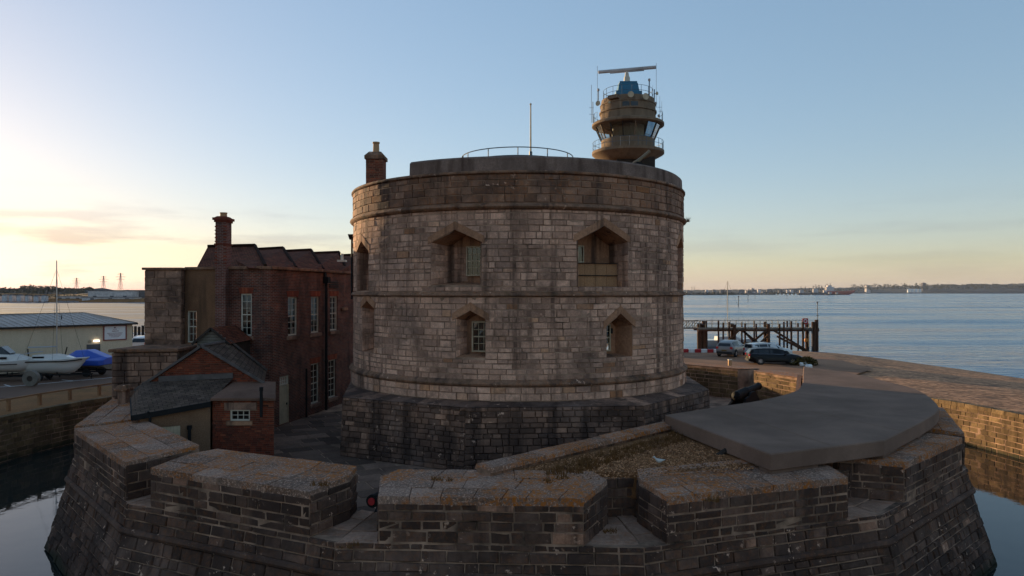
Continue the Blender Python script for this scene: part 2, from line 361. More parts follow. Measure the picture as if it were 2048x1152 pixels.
rough_mat('asphalt', (0.075, 0.064, 0.058), (0.12, 0.1, 0.088), 0.2, 30, 0.25, 0.85, stain=(0.055, 0.045, 0.042), sa=0.7)
rough_mat('carpark', (0.19, 0.15, 0.12), (0.27, 0.21, 0.165), 0.2, 25, 0.3, 0.9, stain=(0.075, 0.06, 0.05), sa=0.8)
rough_mat('gravel', (0.12, 0.08, 0.045), (0.22, 0.155, 0.09), 1.5, 22, 1.0, 0.95, stain=(0.09, 0.065, 0.04), sa=0.8)
rough_mat('earth', (0.07, 0.052, 0.035), (0.12, 0.09, 0.055), 1.2, 20, 0.9, 0.95)
rough_mat('verge', (0.12, 0.085, 0.04), (0.2, 0.135, 0.06), 0.5, 12, 0.9, 0.95, stain=(0.06, 0.06, 0.025), sa=0.6)
rough_mat('wood_rail', (0.16, 0.13, 0.09), (0.24, 0.2, 0.14), 1.2, 30, 0.3)
rough_mat('felt_roof', (0.09, 0.074, 0.07), (0.15, 0.126, 0.12), 1.0, 50, 0.5, 0.9)
rough_mat('yellow_render', (0.23, 0.185, 0.13), (0.29, 0.235, 0.165), 0.9, 30, 0.2, streak=0.6, stain=(0.07, 0.06, 0.04))
rough_mat('shed_wall', (0.6, 0.49, 0.34), (0.65, 0.53, 0.37), 0.4, 30, 0.1, 0.8, streak=0.15, stain=(0.3, 0.24, 0.16))
rough_mat('shed_roof', (0.42, 0.34, 0.30), (0.48, 0.40, 0.355), 0.4, 30, 0.1, 0.6)
rough_mat('pier_wood', (0.035, 0.026, 0.02), (0.075, 0.055, 0.042), 0.8, 20, 0.5, streak=0.5, stain=(0.02, 0.025, 0.018))
rough_mat('far_land', (0.035, 0.042, 0.045), (0.06, 0.066, 0.068), 0.01, 0.03, 0.0, 1.0)
rough_mat('far_wood', (0.03, 0.034, 0.022), (0.065, 0.06, 0.035), 0.05, 0.4, 0.0, 1.0)
rough_mat('far_building', (0.5, 0.45, 0.43), (0.58, 0.52, 0.5), 0.02, 0.5, 0.0, 1.0)
rough_mat('far_grey', (0.10, 0.095, 0.1), (0.15, 0.14, 0.145), 0.02, 0.5, 0.0, 1.0)
plain('gold_moss', (0.2, 0.125, 0.03), 0.95, var=0.5)

def water_mat(key, base, sc, strength, dist, rough, stretch=(1, 1, 1), sc2=None):
    t = NT(key); t.col(base); v = t.pos(stretch); h = t.noise(sc, v, 4, 0.6)
    if sc2: h = t.math('ADD', h, t.math('MULTIPLY', t.noise(sc2, v, 3), 2.0))
    if key == 'sea':       # wind lanes: rougher and smoother patches
        t.link(t.ramp(t.noise(1.0, t.pos((0.006, 0.022, 1)), 5, 0.6), [(0.40, 0.05), (0.62, 0.30)]), t.b.inputs['Roughness'])
    t.bump(h, strength, dist); t.b.inputs['IOR'].default_value = 1.33; return t.done(key, rough, 0.5)
water_mat('sea', (0.05, 0.16, 0.27), 0.55, 1.0, 0.9, 0.12, (0.35, 1.0, 1), 0.07)
water_mat('moat_water', (0.018, 0.022, 0.02), 0.9, 0.10, 0.06, 0.025)
t = NT('mudflat'); v = t.pos((0.012, 0.11, 1)); n = t.noise(1.0, v, 6, 0.65)
t.col(t.ramp(n, [(0.42, (0.16, 0.125, 0.105)), (0.6, (0.3, 0.25, 0.22))]))
t.link(t.ramp(n, [(0.40, 0.5), (0.52, 0.12)]), t.b.inputs['Roughness']); t.bump(n, 0.25, 0.4); t.done('mudflat', 0.3, 0.3)
t.link(t.ramp(n, [(0.45, 0.85), (0.62, 0.3)]), t.b.inputs['Roughness'])
def paint(key, c, rough=0.25, metal=0.0):
    t = NT(key); t.col(c); t.b.inputs['Coat Weight'].default_value = 0.5; t.b.inputs['Coat Roughness'].default_value = 0.08; return t.done(key, rough, 0.5, metal)
paint('car_black', (0.004, 0.0045, 0.006), .3); MATS['car_black'].node_tree.nodes['Principled BSDF'].inputs['Coat Weight'].default_value = .0; MATS['car_black'].node_tree.nodes['Principled BSDF'].inputs['Specular IOR Level'].default_value = .22; paint('car_silver', (0.2, 0.19, 0.185), 0.4, 0.3); paint('car_white', (0.55, 0.55, 0.54)); paint('gelcoat', (0.6, 0.59, 0.56), 0.3)
paint('blue_tarp', (0.015, 0.07, 0.42), 0.55); paint('tail_red', (0.5, 0.01, 0.02)); paint('lamp_clear', (0.7, 0.7, 0.7), 0.1)
paint('ship_red', (0.4, 0.06, 0.04), 0.6)
plain('bronze', (0.2, 0.14, 0.08), 0.4, 0.5, 0.5)
plain('blue_paint', (0.03, 0.16, 0.26), 0.5, var=0.2)
plain('orange', (0.6, 0.2, 0.03), 0.5)
M = MATS

# ---------------------------------------------------------------- masonry layer
class Bank:
    """stones of one thing: the largest in view become parts, the rest one part of kind stuff"""
    def __init__(s): s.q = []
    def stone(s, f, u0, u1, v0, v1, tone, mat, parent, depth=0.06, proud=0.0, bev=0.02, jit=0.009):
        j = lambda: RN(-jit, jit)
        bk = [f(u0, v0, -depth), f(u1, v0, -depth), f(u1, v1, -depth), f(u0, v1, -depth)]
        b = min(bev, (u1 - u0) * .3, (v1 - v0) * .3)
        fr = [f(u0 + b + j(), v0 + b + j(), proud + j()), f(u1 - b + j(), v0 + b + j(), proud + j()), f(u1 - b + j(), v1 - b + j(), proud + j()), f(u0 + b + j(), v1 - b + j(), proud + j())]
        c = (Vector(fr[0]) + Vector(fr[2])) / 2; n = (Vector(fr[1]) - Vector(fr[0])).cross(Vector(fr[3]) - Vector(fr[0]))
        d = Vector((0, 0, HC)) - c; px = n.dot(d.normalized()) / max(1, d.length_squared)
        w = d * -1
        if w.y < 0.5 or abs(w.x / w.y) > 0.73 or abs(w.z / w.y) > 0.42: px = -1
        s.q.append((px, bk + fr, tone, mat, parent))
    FC = [(4, 5, 6, 7), (0, 1, 5, 4), (1, 2, 6, 5), (2, 3, 7, 6), (3, 0, 4, 7)]
    def lay(s, f, U, V, mat, parent, ch=(0.22, 0.33), ln=(0.35, 0.85), holes=None, gap=0.005, proud=0.012, tones=(0, 1), depth=0.06, bev=0.02, jit=0.009):
        v = 0
        while v < V - 1e-4:
            h = RN(*ch)
            if V - v - h < ch[0] * 0.6: h = V - v
            iv = [(0.0, U)]
            if holes:
                for (a, b) in holes(v, h):
                    nv = []
                    for (p, q) in iv:
                        if b <= p or a >= q: nv.append((p, q)); continue
                        if a - p > 0.04: nv.append((p, a))
                        if q - b > 0.04: nv.append((b, q))
                    iv = nv
            for (p, q) in iv:
                u = p - (RN(0, ln[0] * 0.7) if p == 0 else 0); first = True
                while u < q - 1e-4:
                    l = RN(*ln); e = u + l
                    if q - e < ln[0] * 0.55: e = q
                    a = max(u, p)
                    if e - a > 0.03:
                        s.stone(f, a + gap, e - gap, v + gap, v + h - gap, min(1, max(0, random.betavariate(2.3, 2.4) * (tones[1] - tones[0]) + tones[0] + (0.32 if random.random() < 0.05 else 0))), mat, parent, depth, RN(-0.004, proud), bev, jit)
                    u = e
            v += h
    def quad(s, a, b, c, d, mat, parent, **kw):
        """stones over the flat or twisted quad a b (bottom) c d (top); outward = (b-a)x(d-a)"""
        a, b, c, d = map(Vector, (a, b, c, d)); n = (b - a).cross(d - a).normalized()
        U = ((b - a).length + (c - d).length) / 2; Vv = ((d - a).length + (c - b).length) / 2
        def f(u, v, w):
            x, y = u / U, v / Vv
            return (a * (1 - x) + b * x) * (1 - y) + (d * (1 - x) + c * x) * y + n * w
        s.lay(f, U, Vv, mat, parent, **kw)
    def finish(s, top, name='stone', limit=300, stuff='stonework'):
        s.q.sort(key=lambda e: -e[0]); keep = [e for e in s.q[:limit] if e[0] > 0]
        for px, V, tone, mat, parent in keep:
            m = MB(); m.add(V, s.FC, tone); m.build(name, M[mat], parent, recalc=False)
        rest = {}
        for px, V, tone, mat, parent in s.q[len(keep):]: rest.setdefault(mat, MB()).add(V, s.FC, tone)
        for mat, m in rest.items(): tag(m.build(stuff, M[mat], top, recalc=False), kind='stuff')

# ---------------------------------------------------------------- the ground, sea and moat
CX, CY = 0.3, 35.4
SHORE = [(95, -400), (78, 0), (60, 40), (51.5, 71), (49, 90), (47, 98), (42, 103), (30, 105), (0, 107), (-40, 110), (-90, 114), (-900, 120)]
POLY = SHORE + [(-900, -400)]
def land(x, y):
    dmin = np.full(x.shape, 1e9)
    for (a, b) in zip(SHORE[:-1], SHORE[1:]):
        ax, ay = a; bx, by = b; ex, ey = bx - ax, by - ay
        tt = np.clip(((x - ax) * ex + (y - ay) * ey) / (ex * ex + ey * ey), 0, 1)
        dmin = np.minimum(dmin, np.hypot(x - ax - tt * ex, y - ay - tt * ey))
    ins = np.zeros(x.shape, bool); n = len(POLY)
    for i in range(n):
        ax, ay = POLY[i]; bx, by = POLY[(i + 1) % n]
        c = ((ay > y) != (by > y)); xx = (bx - ax) * (y - ay) / ((by - ay) if by != ay else 1e-9) + ax
        ins ^= c & (x < xx)
    d = np.where(ins, dmin, -dmin)
    z = np.interp(d, [-60, -12, 0, 5, 11, 17, 23, 30], [-6, -3.2, -2.0, -1.45, -0.95, -0.5, -0.15, -0.02])
    und = 0.10 * np.sin(x * 0.31 + 1.3 * np.sin(y * 0.17)) * np.sin(y * 0.27 + x * 0.05) + 0.05 * np.sin(x * 0.9 + y * 0.4)
    return z + und * np.clip(1 - np.abs(d - 9) / 12, 0, 1)
RO = 27.6
radii = [RO + 0.45, 29.5] + [31 + 2 * i for i in range(52)] + [140, 160, 200, 280, 420, 700, 1200, 2500, 5000, 9000]
NA = 300
rr, aa = np.meshgrid(np.array(radii), np.arange(NA) * 2 * np.pi / NA, indexing='ij')
gx = CX + rr * np.cos(aa); gy = CY + rr * np.sin(aa); gz = land(gx, gy); gz[0, :] = -0.02; gz[1, :] *= 0.5
m = MB(); m.v = list(zip(gx.ravel().tolist(), gy.ravel().tolist(), gz.ravel().tolist()))
for i in range(len(radii) - 1):
    for k in range(NA): m.f.append((i * NA + k, (i + 1) * NA + k, (i + 1) * NA + (k + 1) % NA, i * NA + (k + 1) % NA))
m.t = [0.5] * len(m.f); m.uv = [None] * len(m.f)
struct(m.build('ground', M['shingle'], smooth=True))
m = MB(); m.lathe([(33, -2.0), (120, -2.0), (600, -2.0), (3000, -2.0), (9000, -2.0)], (CX, CY, 0), 96)
struct(m.build('sea', M['sea']))
m = MB(); m.lathe([(17, -2.4), (RO + 0.3, -2.4)], (CX, CY, 0), 64)
struct(m.build('moat_water', M['moat_water']))
m = MB(); m.lathe([(17, -3.2), (RO + 0.4, -3.2)], (CX, CY, 0), 64)
struct(m.build('moat_bed', M['earth']))
m = MB(); m.face([(-900, 150, -1.97), (-60, 150, -1.97), (-75, 560, -1.97), (-900, 560, -1.97)])
struct(m.build('mudflat', M['mudflat']))

# roads and paving laid on the ground
def sheet(name, pts, z, mat):
    m = MB(); m.face([(p[0], p[1], z) for p in pts]); o = m.build(name, M[mat], recalc=False)
    return struct(o)
sheet('road', [(-70, 34), (-44, 38), (-30, 46), (-24, 57), (-20, 74), (-28, 80), (-36, 66), (-42, 56.5), (-75, 51)], 0.006, 'asphalt')
sheet('car_park', [(-2, 66), (20, 57.5), (26, 55.5), (31.5, 62), (32.5, 72), (28, 78), (10, 82), (-4, 80)], 0.008, 'carpark')
for i, (a, b) in enumerate((((-52, 45.2), (-41.5, 47.2)), ((-41.5, 47.2), (-35.5, 50.4)), ((-35.5, 50.4), (-31, 56)))):
    a, b = Vector((*a, 0)), Vector((*b, 0)); n = Vector((-(b - a).y, (b - a).x, 0)).normalized() * 0.07
    sheet('road_marking', [a - n, b - n, b + n, a + n], 0.012, 'white')
for a, b in (((-39.5, 48.1), (-40.3, 49.3)), ((-35.5, 50.4), (-36.6, 51.3)), ((-33, 53.5), (-34.3, 54.2)), ((-45, 46.5), (-45.6, 47.8))):
    a, b = Vector((*a, 0)), Vector((*b, 0)); n = Vector((-(b - a).y, (b - a).x, 0)).normalized() * 0.06
    sheet('road_marking', [a - n, b - n, b + n, a + n], 0.016, 'white')
# verge along the moat on the left
m = MB(); m.lathe([(RO + 0.5, 0.03), (RO + 3.2, 0.05), (RO + 5.4, 0.012)], (CX, CY, 0), 40, 140, 215); struct(m.build('verge', M['verge'], smooth=True))

# ---------------------------------------------------------------- moat wall
mw = thing('moat_wall', 'outer stone wall lining the far side of the moat', 'wall', (CX, CY, -3))
m = MB(); m.lathe([(RO + 0.02, -3.1), (RO + 0.02, -0.02), (RO + 0.46, -0.02), (RO + 0.46, -3.1)], (CX, CY, 0), 96, closed_prof=True); m.build('core', M['dark_mortar'], mw)
bk = Bank()
for a0, a1 in ((-25, 62), (135, 215)):
    U = rad(a1 - a0) * RO
    def f(u, v, w, a1=a1):
        a = rad(a1) - u / RO; r = RO - w
        return (CX + r * math.cos(a), CY + r * math.sin(a), -3.0 + v)
    bk.lay(f, U, 2.82, 'moat_stone', mw, ch=(0.24, 0.33), ln=(0.35, 0.8))
    def f2(u, v, w, a1=a1):
        a = rad(a1) - u / RO; r = RO - 0.05 + v
        return (CX + r * math.cos(a), CY + r * math.sin(a), 0.03 + w)
    n = int(U / 0.9)
    for k in range(n):
        bk.stone(f2, k * U / n + .006, (k + 1) * U / n - .006, 0, 0.5, RN(.3, 1), 'moat_stone', mw, 0.22, RN(0, .02))
bk.finish(mw)

# ---------------------------------------------------------------- curtain wall of sixteen sides
R0, RI = 18.85, 16.6
ZS, ZM = 0.7, 1.86
A0 = -92.7 - 11.25
def VV(k, r, z=0): a = rad(A0 + 22.5 * k); return Vector((CX + r * math.cos(a), CY + r * math.sin(a), z))
cw = thing('curtain_wall', 'low sixteen sided stone gun wall with merlons and embrasures round the round tower', 'castle wall', (CX, CY, -3))
m = MB()
prof = [(R0 - .018, ZS - .02), (R0 + .10, 0.02), (R0 + .13, -0.1), (R0 + .98, -3.1), (RI, -3.1), (RI + .01, ZS)]
for k in range(16):
    for q in range(6):
        r1, z1 = prof[q]; r2, z2 = prof[(q + 1) % 6]
        m.face([VV(k, r1, z1), VV(k + 1, r1, z1), VV(k + 1, r2, z2), VV(k, r2, z2)])
m.build('wall_core', M['dark_mortar'], cw)
bk = Bank()
EO = {0: (.78, 1.03), 1: (1.40, .62), 2: (1.2, 1.6), 3: (.45, .5), -1: (.32, .9), -2: (.2, .25), -3: (.12, .12), 6: (.8, .8)}   # half openings left and right of each corner
def merlon(k, zt=ZM, detail=True, inner=False):
    A, B = VV(k, R0), VV(k + 1, R0); Ai, Bi = VV(k, RI), VV(k + 1, RI); e = (B - A).normalized(); ei = (Bi - Ai).normalized()
    eA = EO.get(k, (.8, .8))[1]; eB = EO.get(k + 1, (.8, .8))[0]
    thA, thB = min(.42, eA), min(.42, eB); inA, inB = min(.62, eA), min(.62, eB)
    A1, B1 = A + e * eA, B - e * eB
    At, Bt = A.lerp(Ai, .68) + e * thA, B.lerp(Bi, .68) - e * thB
    A2, B2 = Ai + ei * inA, Bi - ei * inB
    P = [A1, B1, Bt, B2, A2, At]
    zz = [zt - .06, zt - .06, zt + .02, zt + .05, zt + .05, zt + .02]
    cen = sum(P, Vector()) / 6
    m = MB(); m.prism([p + (cen - p).normalized() * .02 for p in P], ZS - .05, [z - .05 for z in zz])
    o = m.build('merlon', M['dark_mortar'], cw)
    up = lambda p, z: Vector((p.x, p.y, z))
    if detail:
        kw = dict(ch=(0.19, 0.31), ln=(0.26, 0.9), proud=.034, jit=.015, bev=.026)
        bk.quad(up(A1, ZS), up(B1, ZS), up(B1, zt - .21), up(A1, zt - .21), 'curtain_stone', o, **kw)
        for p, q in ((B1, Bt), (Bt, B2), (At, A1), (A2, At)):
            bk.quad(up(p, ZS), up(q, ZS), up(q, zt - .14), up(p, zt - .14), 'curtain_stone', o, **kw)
    if inner: bk.quad(up(B2, .02), up(A2, .02), up(A2, zt - .1), up(B2, zt - .1), 'moat_stone', o, ch=(.22, .32), ln=(.35, .8))
    # coping slabs on top, their front edge showing as a course of its own
    def top(u, v, w):
        L = A1.lerp(At, min(1, v / .68)) if v <= .68 else At.lerp(A2, (v - .68) / .32)
        Rr = B1.lerp(Bt, min(1, v / .68)) if v <= .68 else Bt.lerp(B2, (v - .68) / .32)
        p = L.lerp(Rr, u); return Vector((p.x, p.y, zt - .06 + .11 * v + w))
    if detail:
        rows = [(0, .3), (.3, .68), (.68, 1.0)]
        for ri, (v0, v1) in enumerate(rows):
            n = 7 if ri == 0 else 5; cuts = [0] + sorted((i + RN(-.25, .25)) / n for i in range(1, n)) + [1]
            for u0, u1 in zip(cuts[:-1], cuts[1:]):
                bk.stone(top, u0 + .0008, u1 - .0008, v0 + (.0 if ri == 0 else .004), v1 - .004, RN(0, 1), 'top_stone', o, 0.19 if ri == 0 else .12, RN(-.004, .016), .0018, .002)
    else:
        m = MB(); m.prism(P, [z - .02 for z in zz], zz, RN(.2, .9)); m.build('coping', M['top_stone'], o)
    return o
for k in (-3, -2, -1, 0, 1, 2, 3): merlon(k)
for k in (4, 5, 6, 7, 8, 9, 10): merlon(k, detail=False, inner=k in (4, 5, 6, 7))
# lower faces: strip under the embrasures, roll moulding, battered foot
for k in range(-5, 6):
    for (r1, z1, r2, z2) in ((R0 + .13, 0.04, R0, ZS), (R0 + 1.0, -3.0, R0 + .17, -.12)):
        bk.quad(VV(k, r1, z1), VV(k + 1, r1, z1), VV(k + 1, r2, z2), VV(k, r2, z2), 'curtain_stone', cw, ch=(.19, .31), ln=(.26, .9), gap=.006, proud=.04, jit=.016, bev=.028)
m = MB(); m.tube([VV(k, R0 + .16, -.03) for k in range(16)], .10, 8, closed=True); m.build('roll_moulding', M['curtain_stone'], cw, smooth=True)
# embrasure sills
for k in range(-2, 4):
    a, b = EO.get(k, (.8, .8)); V0, Vi = VV(k, R0), VV(k, RI)
    el = (VV(k - 1, R0) - V0).normalized(); er = (VV(k + 1, R0) - V0).normalized()
    def f(u, v, w):
        base = V0.lerp(Vi, v); wl_ = (a + .1) * (1 - v) + .45 * v; wr_ = (b + .1) * (1 - v) + .45 * v
        p = base + el * (wl_ * (1 - 2 * u)) if u < .5 else base + er * (wr_ * (2 * u - 1))
        return Vector((p.x, p.y, ZS - .03 + .08 * v + w))
    for (u0, u1, v0, v1) in ((0, .5, -.006, .35), (.5, 1, -.006, .35), (0, .5, .35, .7), (.5, 1, .35, .7), (0, .5, .7, 1), (.5, 1, .7, 1)):
        bk.stone(f, u0 + .006, u1 - .006, v0, v1 - .006, RN(0, 1), 'sill_stone', cw, .1, RN(.0, .015), .01)
# embrasure walled up at its inner end, and the wall set back under the concrete roof
def block(a, b, z0, z1, thick, mat='curtain_stone', name='blocking_wall'):
    a, b = Vector((*a, 0)), Vector((*b, 0)); n = Vector((-(b - a).y, (b - a).x, 0)).normalized() * thick
    m = MB(); m.prism([a + n * .05, b + n * .05, b + n, a + n], z0, z1 - .005); o = m.build(name, M['dark_mortar'], cw)
    up = lambda p, z: Vector((p.x, p.y, z)); bk.quad(up(a, z0), up(b, z0), up(b, z1), up(a, z1), mat, o, ch=(.2, .3), ln=(.35, .7)); return o
c = VV(1, R0 * .885 + 0); e = (VV(2, R0) - VV(0, R0)).normalized()
p, q = c - e * .8, c + e * .8; block((p.x, p.y), (q.x, q.y), ZS - .02, ZM - .1, .45)
c = VV(2, R0 - 1.35); e = (VV(3, R0) - VV(1, R0)).normalized()
p, q = c - e * 1.15, c + e * 1.9; block((p.x, p.y), (q.x, q.y), ZS - .02, 1.5, .5)
# higher stretch of the wall that carries the house
k = -4; A, B, Bi, Ai = VV(k, R0), VV(k + 1, R0), VV(k + 1, RI - .6), VV(k, RI - .6)
A9, Ai9 = VV(k - 1, R0), VV(k - 1, RI - .6)
A, Ai = A, Ai
m = MB(); m.prism([A9, A, B + (A - B) * 0.02, Bi + (Ai - Bi) * .02, Ai, Ai9], ZS, 3.92); o = m.build('high_wall', M['dark_mortar'], cw)
up = lambda p, z: Vector((p.x, p.y, z))
d = Vector((0, -.02, 0))
bk.quad(up(B, ZS) + d, up(Bi, ZS) + d, up(Bi, 3.9) + d, up(B, 3.9) + d, 'house_stone', o, ch=(.26, .36), ln=(.4, .9))
bk.quad(up(A, ZS), up(B, ZS), up(B, 3.9), up(A, 3.9), 'house_stone', o, ch=(.26, .36), ln=(.4, .9))
m = MB(); m.prism([A9 * 1.0, A, B + Vector((-.12, -.12, 0)), Bi + Vector((.1, -.12, 0)), Ai, Ai9], 3.93, 4.08); m.build('coping', M['moulding'], o, bevel=.03)
bk.finish(cw)

# ---------------------------------------------------------------- courtyard
m = MB(); m.lathe([(0.5, -0.02), (RI + .05, -0.02)], (CX, CY, 0), 64); cy_ = struct(m.build('courtyard', M['dark_mortar']))
bk = Bank(); ca, sa = math.cos(rad(28)), math.sin(rad(28))
def fl(u, v, w): return Vector((CX + u * ca - v * sa, CY + u * sa + v * ca, w - .01))
v = -16.5
while v < 8:
    h = RN(.7, 1.1); u = -16.5 + RN(0, 1)
    while u < 12:
        l = RN(.7, 1.5); c = fl(u + l / 2, v + h / 2, 0); r = math.hypot(c.x - CX, c.y - CY)
        if 8.6 < r < 15.9 and not (c.x > 3.5 and c.y < 33): bk.stone(fl, u + .02, u + l - .02, v + .02, v + h - .02, RN(0, 1), 'flag_stone', cy_, .03, RN(.0, .012), .012)
        u += l
    v += h
bk.finish(cy_, 'flagstone', stuff='paving')
# ---------------------------------------------------------------- windows and walls
def window(parent, o, ex, en, w, h, cols, rows, frame='white_paint', curtain=0, fw=.06, bar=.022, name='window', inset=.0, back=.35, meet=True, split=False):
    """sash window: o = lower left corner in the plane of the glass, ex along, en outward"""
    o, ex, en = Vector(o), Vector(ex).normalized(), Vector(en).normalized(); ez = Vector((0, 0, 1))
    P = lambda u, v, n=0: o + ex * u + ez * v + en * n
    m = MB()
    def bx_(u0, u1, v0, v1, n0, n1):
        m.add([P(u0, v0, n0), P(u1, v0, n0), P(u1, v1, n0), P(u0, v1, n0), P(u0, v0, n1), P(u1, v0, n1), P(u1, v1, n1), P(u0, v1, n1)],
              [(3, 2, 1, 0), (4, 5, 6, 7), (0, 1, 5, 4), (1, 2, 6, 5), (2, 3, 7, 6), (3, 0, 4, 7)])
    bx_(0, fw, 0, h, -.05, .05); bx_(w - fw, w, 0, h, -.05, .05); bx_(fw, w - fw, 0, fw, -.05, .06); bx_(fw, w - fw, h - fw, h, -.05, .05)
    if meet: bx_(fw, w - fw, h * .5 - .025, h * .5 + .025, -.03, .035)
    fo = m.build(name, M[frame], parent)
    m = MB()
    iw, ih = w - 2 * fw, h - 2 * fw
    for c in range(1, cols): x = fw + iw * c / cols; bx_(x - bar / 2, x + bar / 2, fw, h - fw, -.015, .025)
    for r in range(1, rows):
        y = fw + ih * r / rows
        if meet and abs(y - h / 2) < .05: continue
        bx_(fw, w - fw, y - bar / 2, y + bar / 2, -.014, .024)
    m.build('glazing_bars', M[frame], fo)
    if split:
        for c in range(cols):
            for r in range(rows):
                m = MB(); a, b = fw + iw * c / cols, fw + iw * (c + 1) / cols; y0, y1 = fw + ih * r / rows, fw + ih * (r + 1) / rows
                t_ = RN(-.004, .004); m.face([P(a, y0, t_), P(b, y0, -t_), P(b, y1, t_), P(a, y1, -t_)]); m.build('pane', M['glass'], fo)
    else:
        m = MB(); m.face([P(fw, fw), P(w - fw, fw), P(w - fw, h - fw), P(fw, h - fw)]); m.build('pane', M['glass'], fo)
    m = MB(); d = -back
    m.face([P(0, 0, d), P(w, 0, d), P(w, h, d), P(0, h, d)])
    for (a, b, c_, d_) in (((0, 0), (w, 0), (w, 0), (0, 0)), ((w, 0), (w, h), (w, h), (w, 0)), ((w, h), (0, h), (0, h), (w, h)), ((0, h), (0, 0), (0, 0), (0, h))):
        m.face([P(*a, -.051), P(*b, -.051), P(*b, d), P(*a, d)])
    m.build('interior', M['interior'], fo)
    if curtain:
        m = MB(); n = 14
        for (a, b, v0) in ((fw, fw + iw * .3 * curtain, fw), (w - fw - iw * .3 * curtain, w - fw, fw), (fw, w - fw, h * .55)):
            for i in range(n):
                u0, u1 = a + (b - a) * i / n, a + (b - a) * (i + 1) / n; z0, z1 = .03 * math.sin(i * 2.2), .03 * math.sin((i + 1) * 2.2)
                m.face([P(u0, v0 + .05 * math.sin(i), -.12 + z0), P(u1, v0 + .05 * math.sin(i + 1), -.12 + z1), P(u1, h - fw, -.12 + z1), P(u0, h - fw, -.12 + z0)])
        m.build('curtain', M['curtain'], fo, smooth=True)
    return fo
def wallq(m, p0, p1, z0, z1, holes=(), depth=.16, u_off=0):
    """vertical wall with real rectangular openings and reveals; outward normal to the right of p0->p1"""
    p0, p1 = Vector((p0[0], p0[1], 0)), Vector((p1[0], p1[1], 0)); L = (p1 - p0).length; e = (p1 - p0) / L; n = Vector((e.y, -e.x, 0))
    us = sorted({0, L, *[h[0] for h in holes], *[h[1] for h in holes]}); zs = sorted({z0, z1, *[h[2] for h in holes], *[h[3] for h in holes]})
    P = lambda u, z, w=0: p0 + e * u + Vector((0, 0, z)) + n * w
    for a, b in zip(us[:-1], us[1:]):
        for c, d in zip(zs[:-1], zs[1:]):
            if any(h[0] <= (a + b) / 2 <= h[1] and h[2] <= (c + d) / 2 <= h[3] for h in holes): continue
            m.face([P(a, c), P(b, c), P(b, d), P(a, d)], uv=[(a + u_off, c), (b + u_off, c), (b + u_off, d), (a + u_off, d)])
    for (a, b, c, d) in holes:
        for (q, r) in (((a, c), (a, d)), ((a, d), (b, d)), ((b, d), (b, c)), ((b, c), (a, c))):
            m.face([P(*q), P(*r), P(*r, -depth), P(*q, -depth)], uv=[(q[0], q[1]), (r[0], r[1]), (r[0] + .1, r[1]), (q[0] + .1, q[1])])
    return P, e, n
def roofq(m, pts):
    a, b = Vector(pts[0]), Vector(pts[1]); e = (b - a).normalized(); nn = e.cross(Vector(pts[2]) - a).normalized(); g = nn.cross(e)
    m.face(pts, uv=[((Vector(p) - a).dot(e), (Vector(p) - a).dot(g)) for p in pts])

# ---------------------------------------------------------------- the round keep
RK = 8.0
keep = thing('castle_keep', 'round three storey grey stone castle keep with string courses and deep gun ports', 'castle', (CX, CY, 0))
def kp(phi, r, z): return Vector((CX + r * math.sin(phi), CY - r * math.cos(phi), z))
NICHE = [  # phi, half width, sill, shoulder, apex, depth, back half width, back shift
    (-18.4, 1.06, 6.97, 8.66, 9.14, 1.15, .72, .05), (24.7, 1.18, 6.86, 8.72, 9.32, 1.25, .95, .08),
    (-13.9, .60, 4.15, 5.66, 5.98, .75, .52, .16), (30.3, .66, 4.06, 5.36, 5.84, .85, .48, -.05),
    (-60.2, .80, 6.74, 8.5, 8.95, .9, .7, 0), (-55.3, .64, 4.08, 6.03, 6.32, .55, .55, 0), (66.5, .62, 6.8, 8.75, 9.2, .9, .55, 0)]
m = MB()
m.lathe([(0.01, 2.3), (8.1, 2.3), (8.08, 3.1), (RK - .012, 3.2), (RK - .012, 10.0), (RK + .0, 11.3), (0.01, 11.3)], (CX, CY, 0), 144)
core = m.build('core', M['mortar'], keep)
bm = bmesh.new(); bm.from_mesh(core.data); bmesh.ops.remove_doubles(bm, verts=bm.verts, dist=.03); bmesh.ops.recalc_face_normals(bm, faces=bm.faces); bm.to_mesh(core.data); bm.free()
core.data.materials.append(M['head_stone'])
cuts = []
for (ph, hw, zs, zh, za, dp, bw, sh) in NICHE:
    p = rad(ph); n = Vector((math.sin(p), -math.cos(p), 0)); t_ = Vector((math.cos(p), math.sin(p), 0)); c = kp(p, RK, 0)
    fr, bkp = [], []
    for (x, z) in ((-1, zs), (1, zs), (1, zh), (0, za), (-1, zh)):
        zb = zs + .12 if z == zs else z - .1
        a = c + t_ * (x * hw) + Vector((0, 0, z)); b = c + t_ * (x * bw + sh) - n * dp + Vector((0, 0, zb))
        fr.append(a + (a - b) * (.5 / dp)); bkp.append(b)
    mm_ = MB(); mm_.loft([fr, bkp]); cuts.append(mm_)
cm = MB()
for q in cuts: cm.add(q.v, q.f)
co = cm.build('cutter', M['head_stone'], keep)
bo = core.modifiers.new('b', 'BOOLEAN'); bo.operation = 'DIFFERENCE'; bo.object = co; bo.solver = 'EXACT'; bo.material_mode = 'TRANSFER'
dg = bpy.context.evaluated_depsgraph_get(); nm = bpy.data.meshes.new_from_object(core.evaluated_get(dg)); core.modifiers.clear(); core.data = nm
bpy.data.objects.remove(co, do_unlink=True)

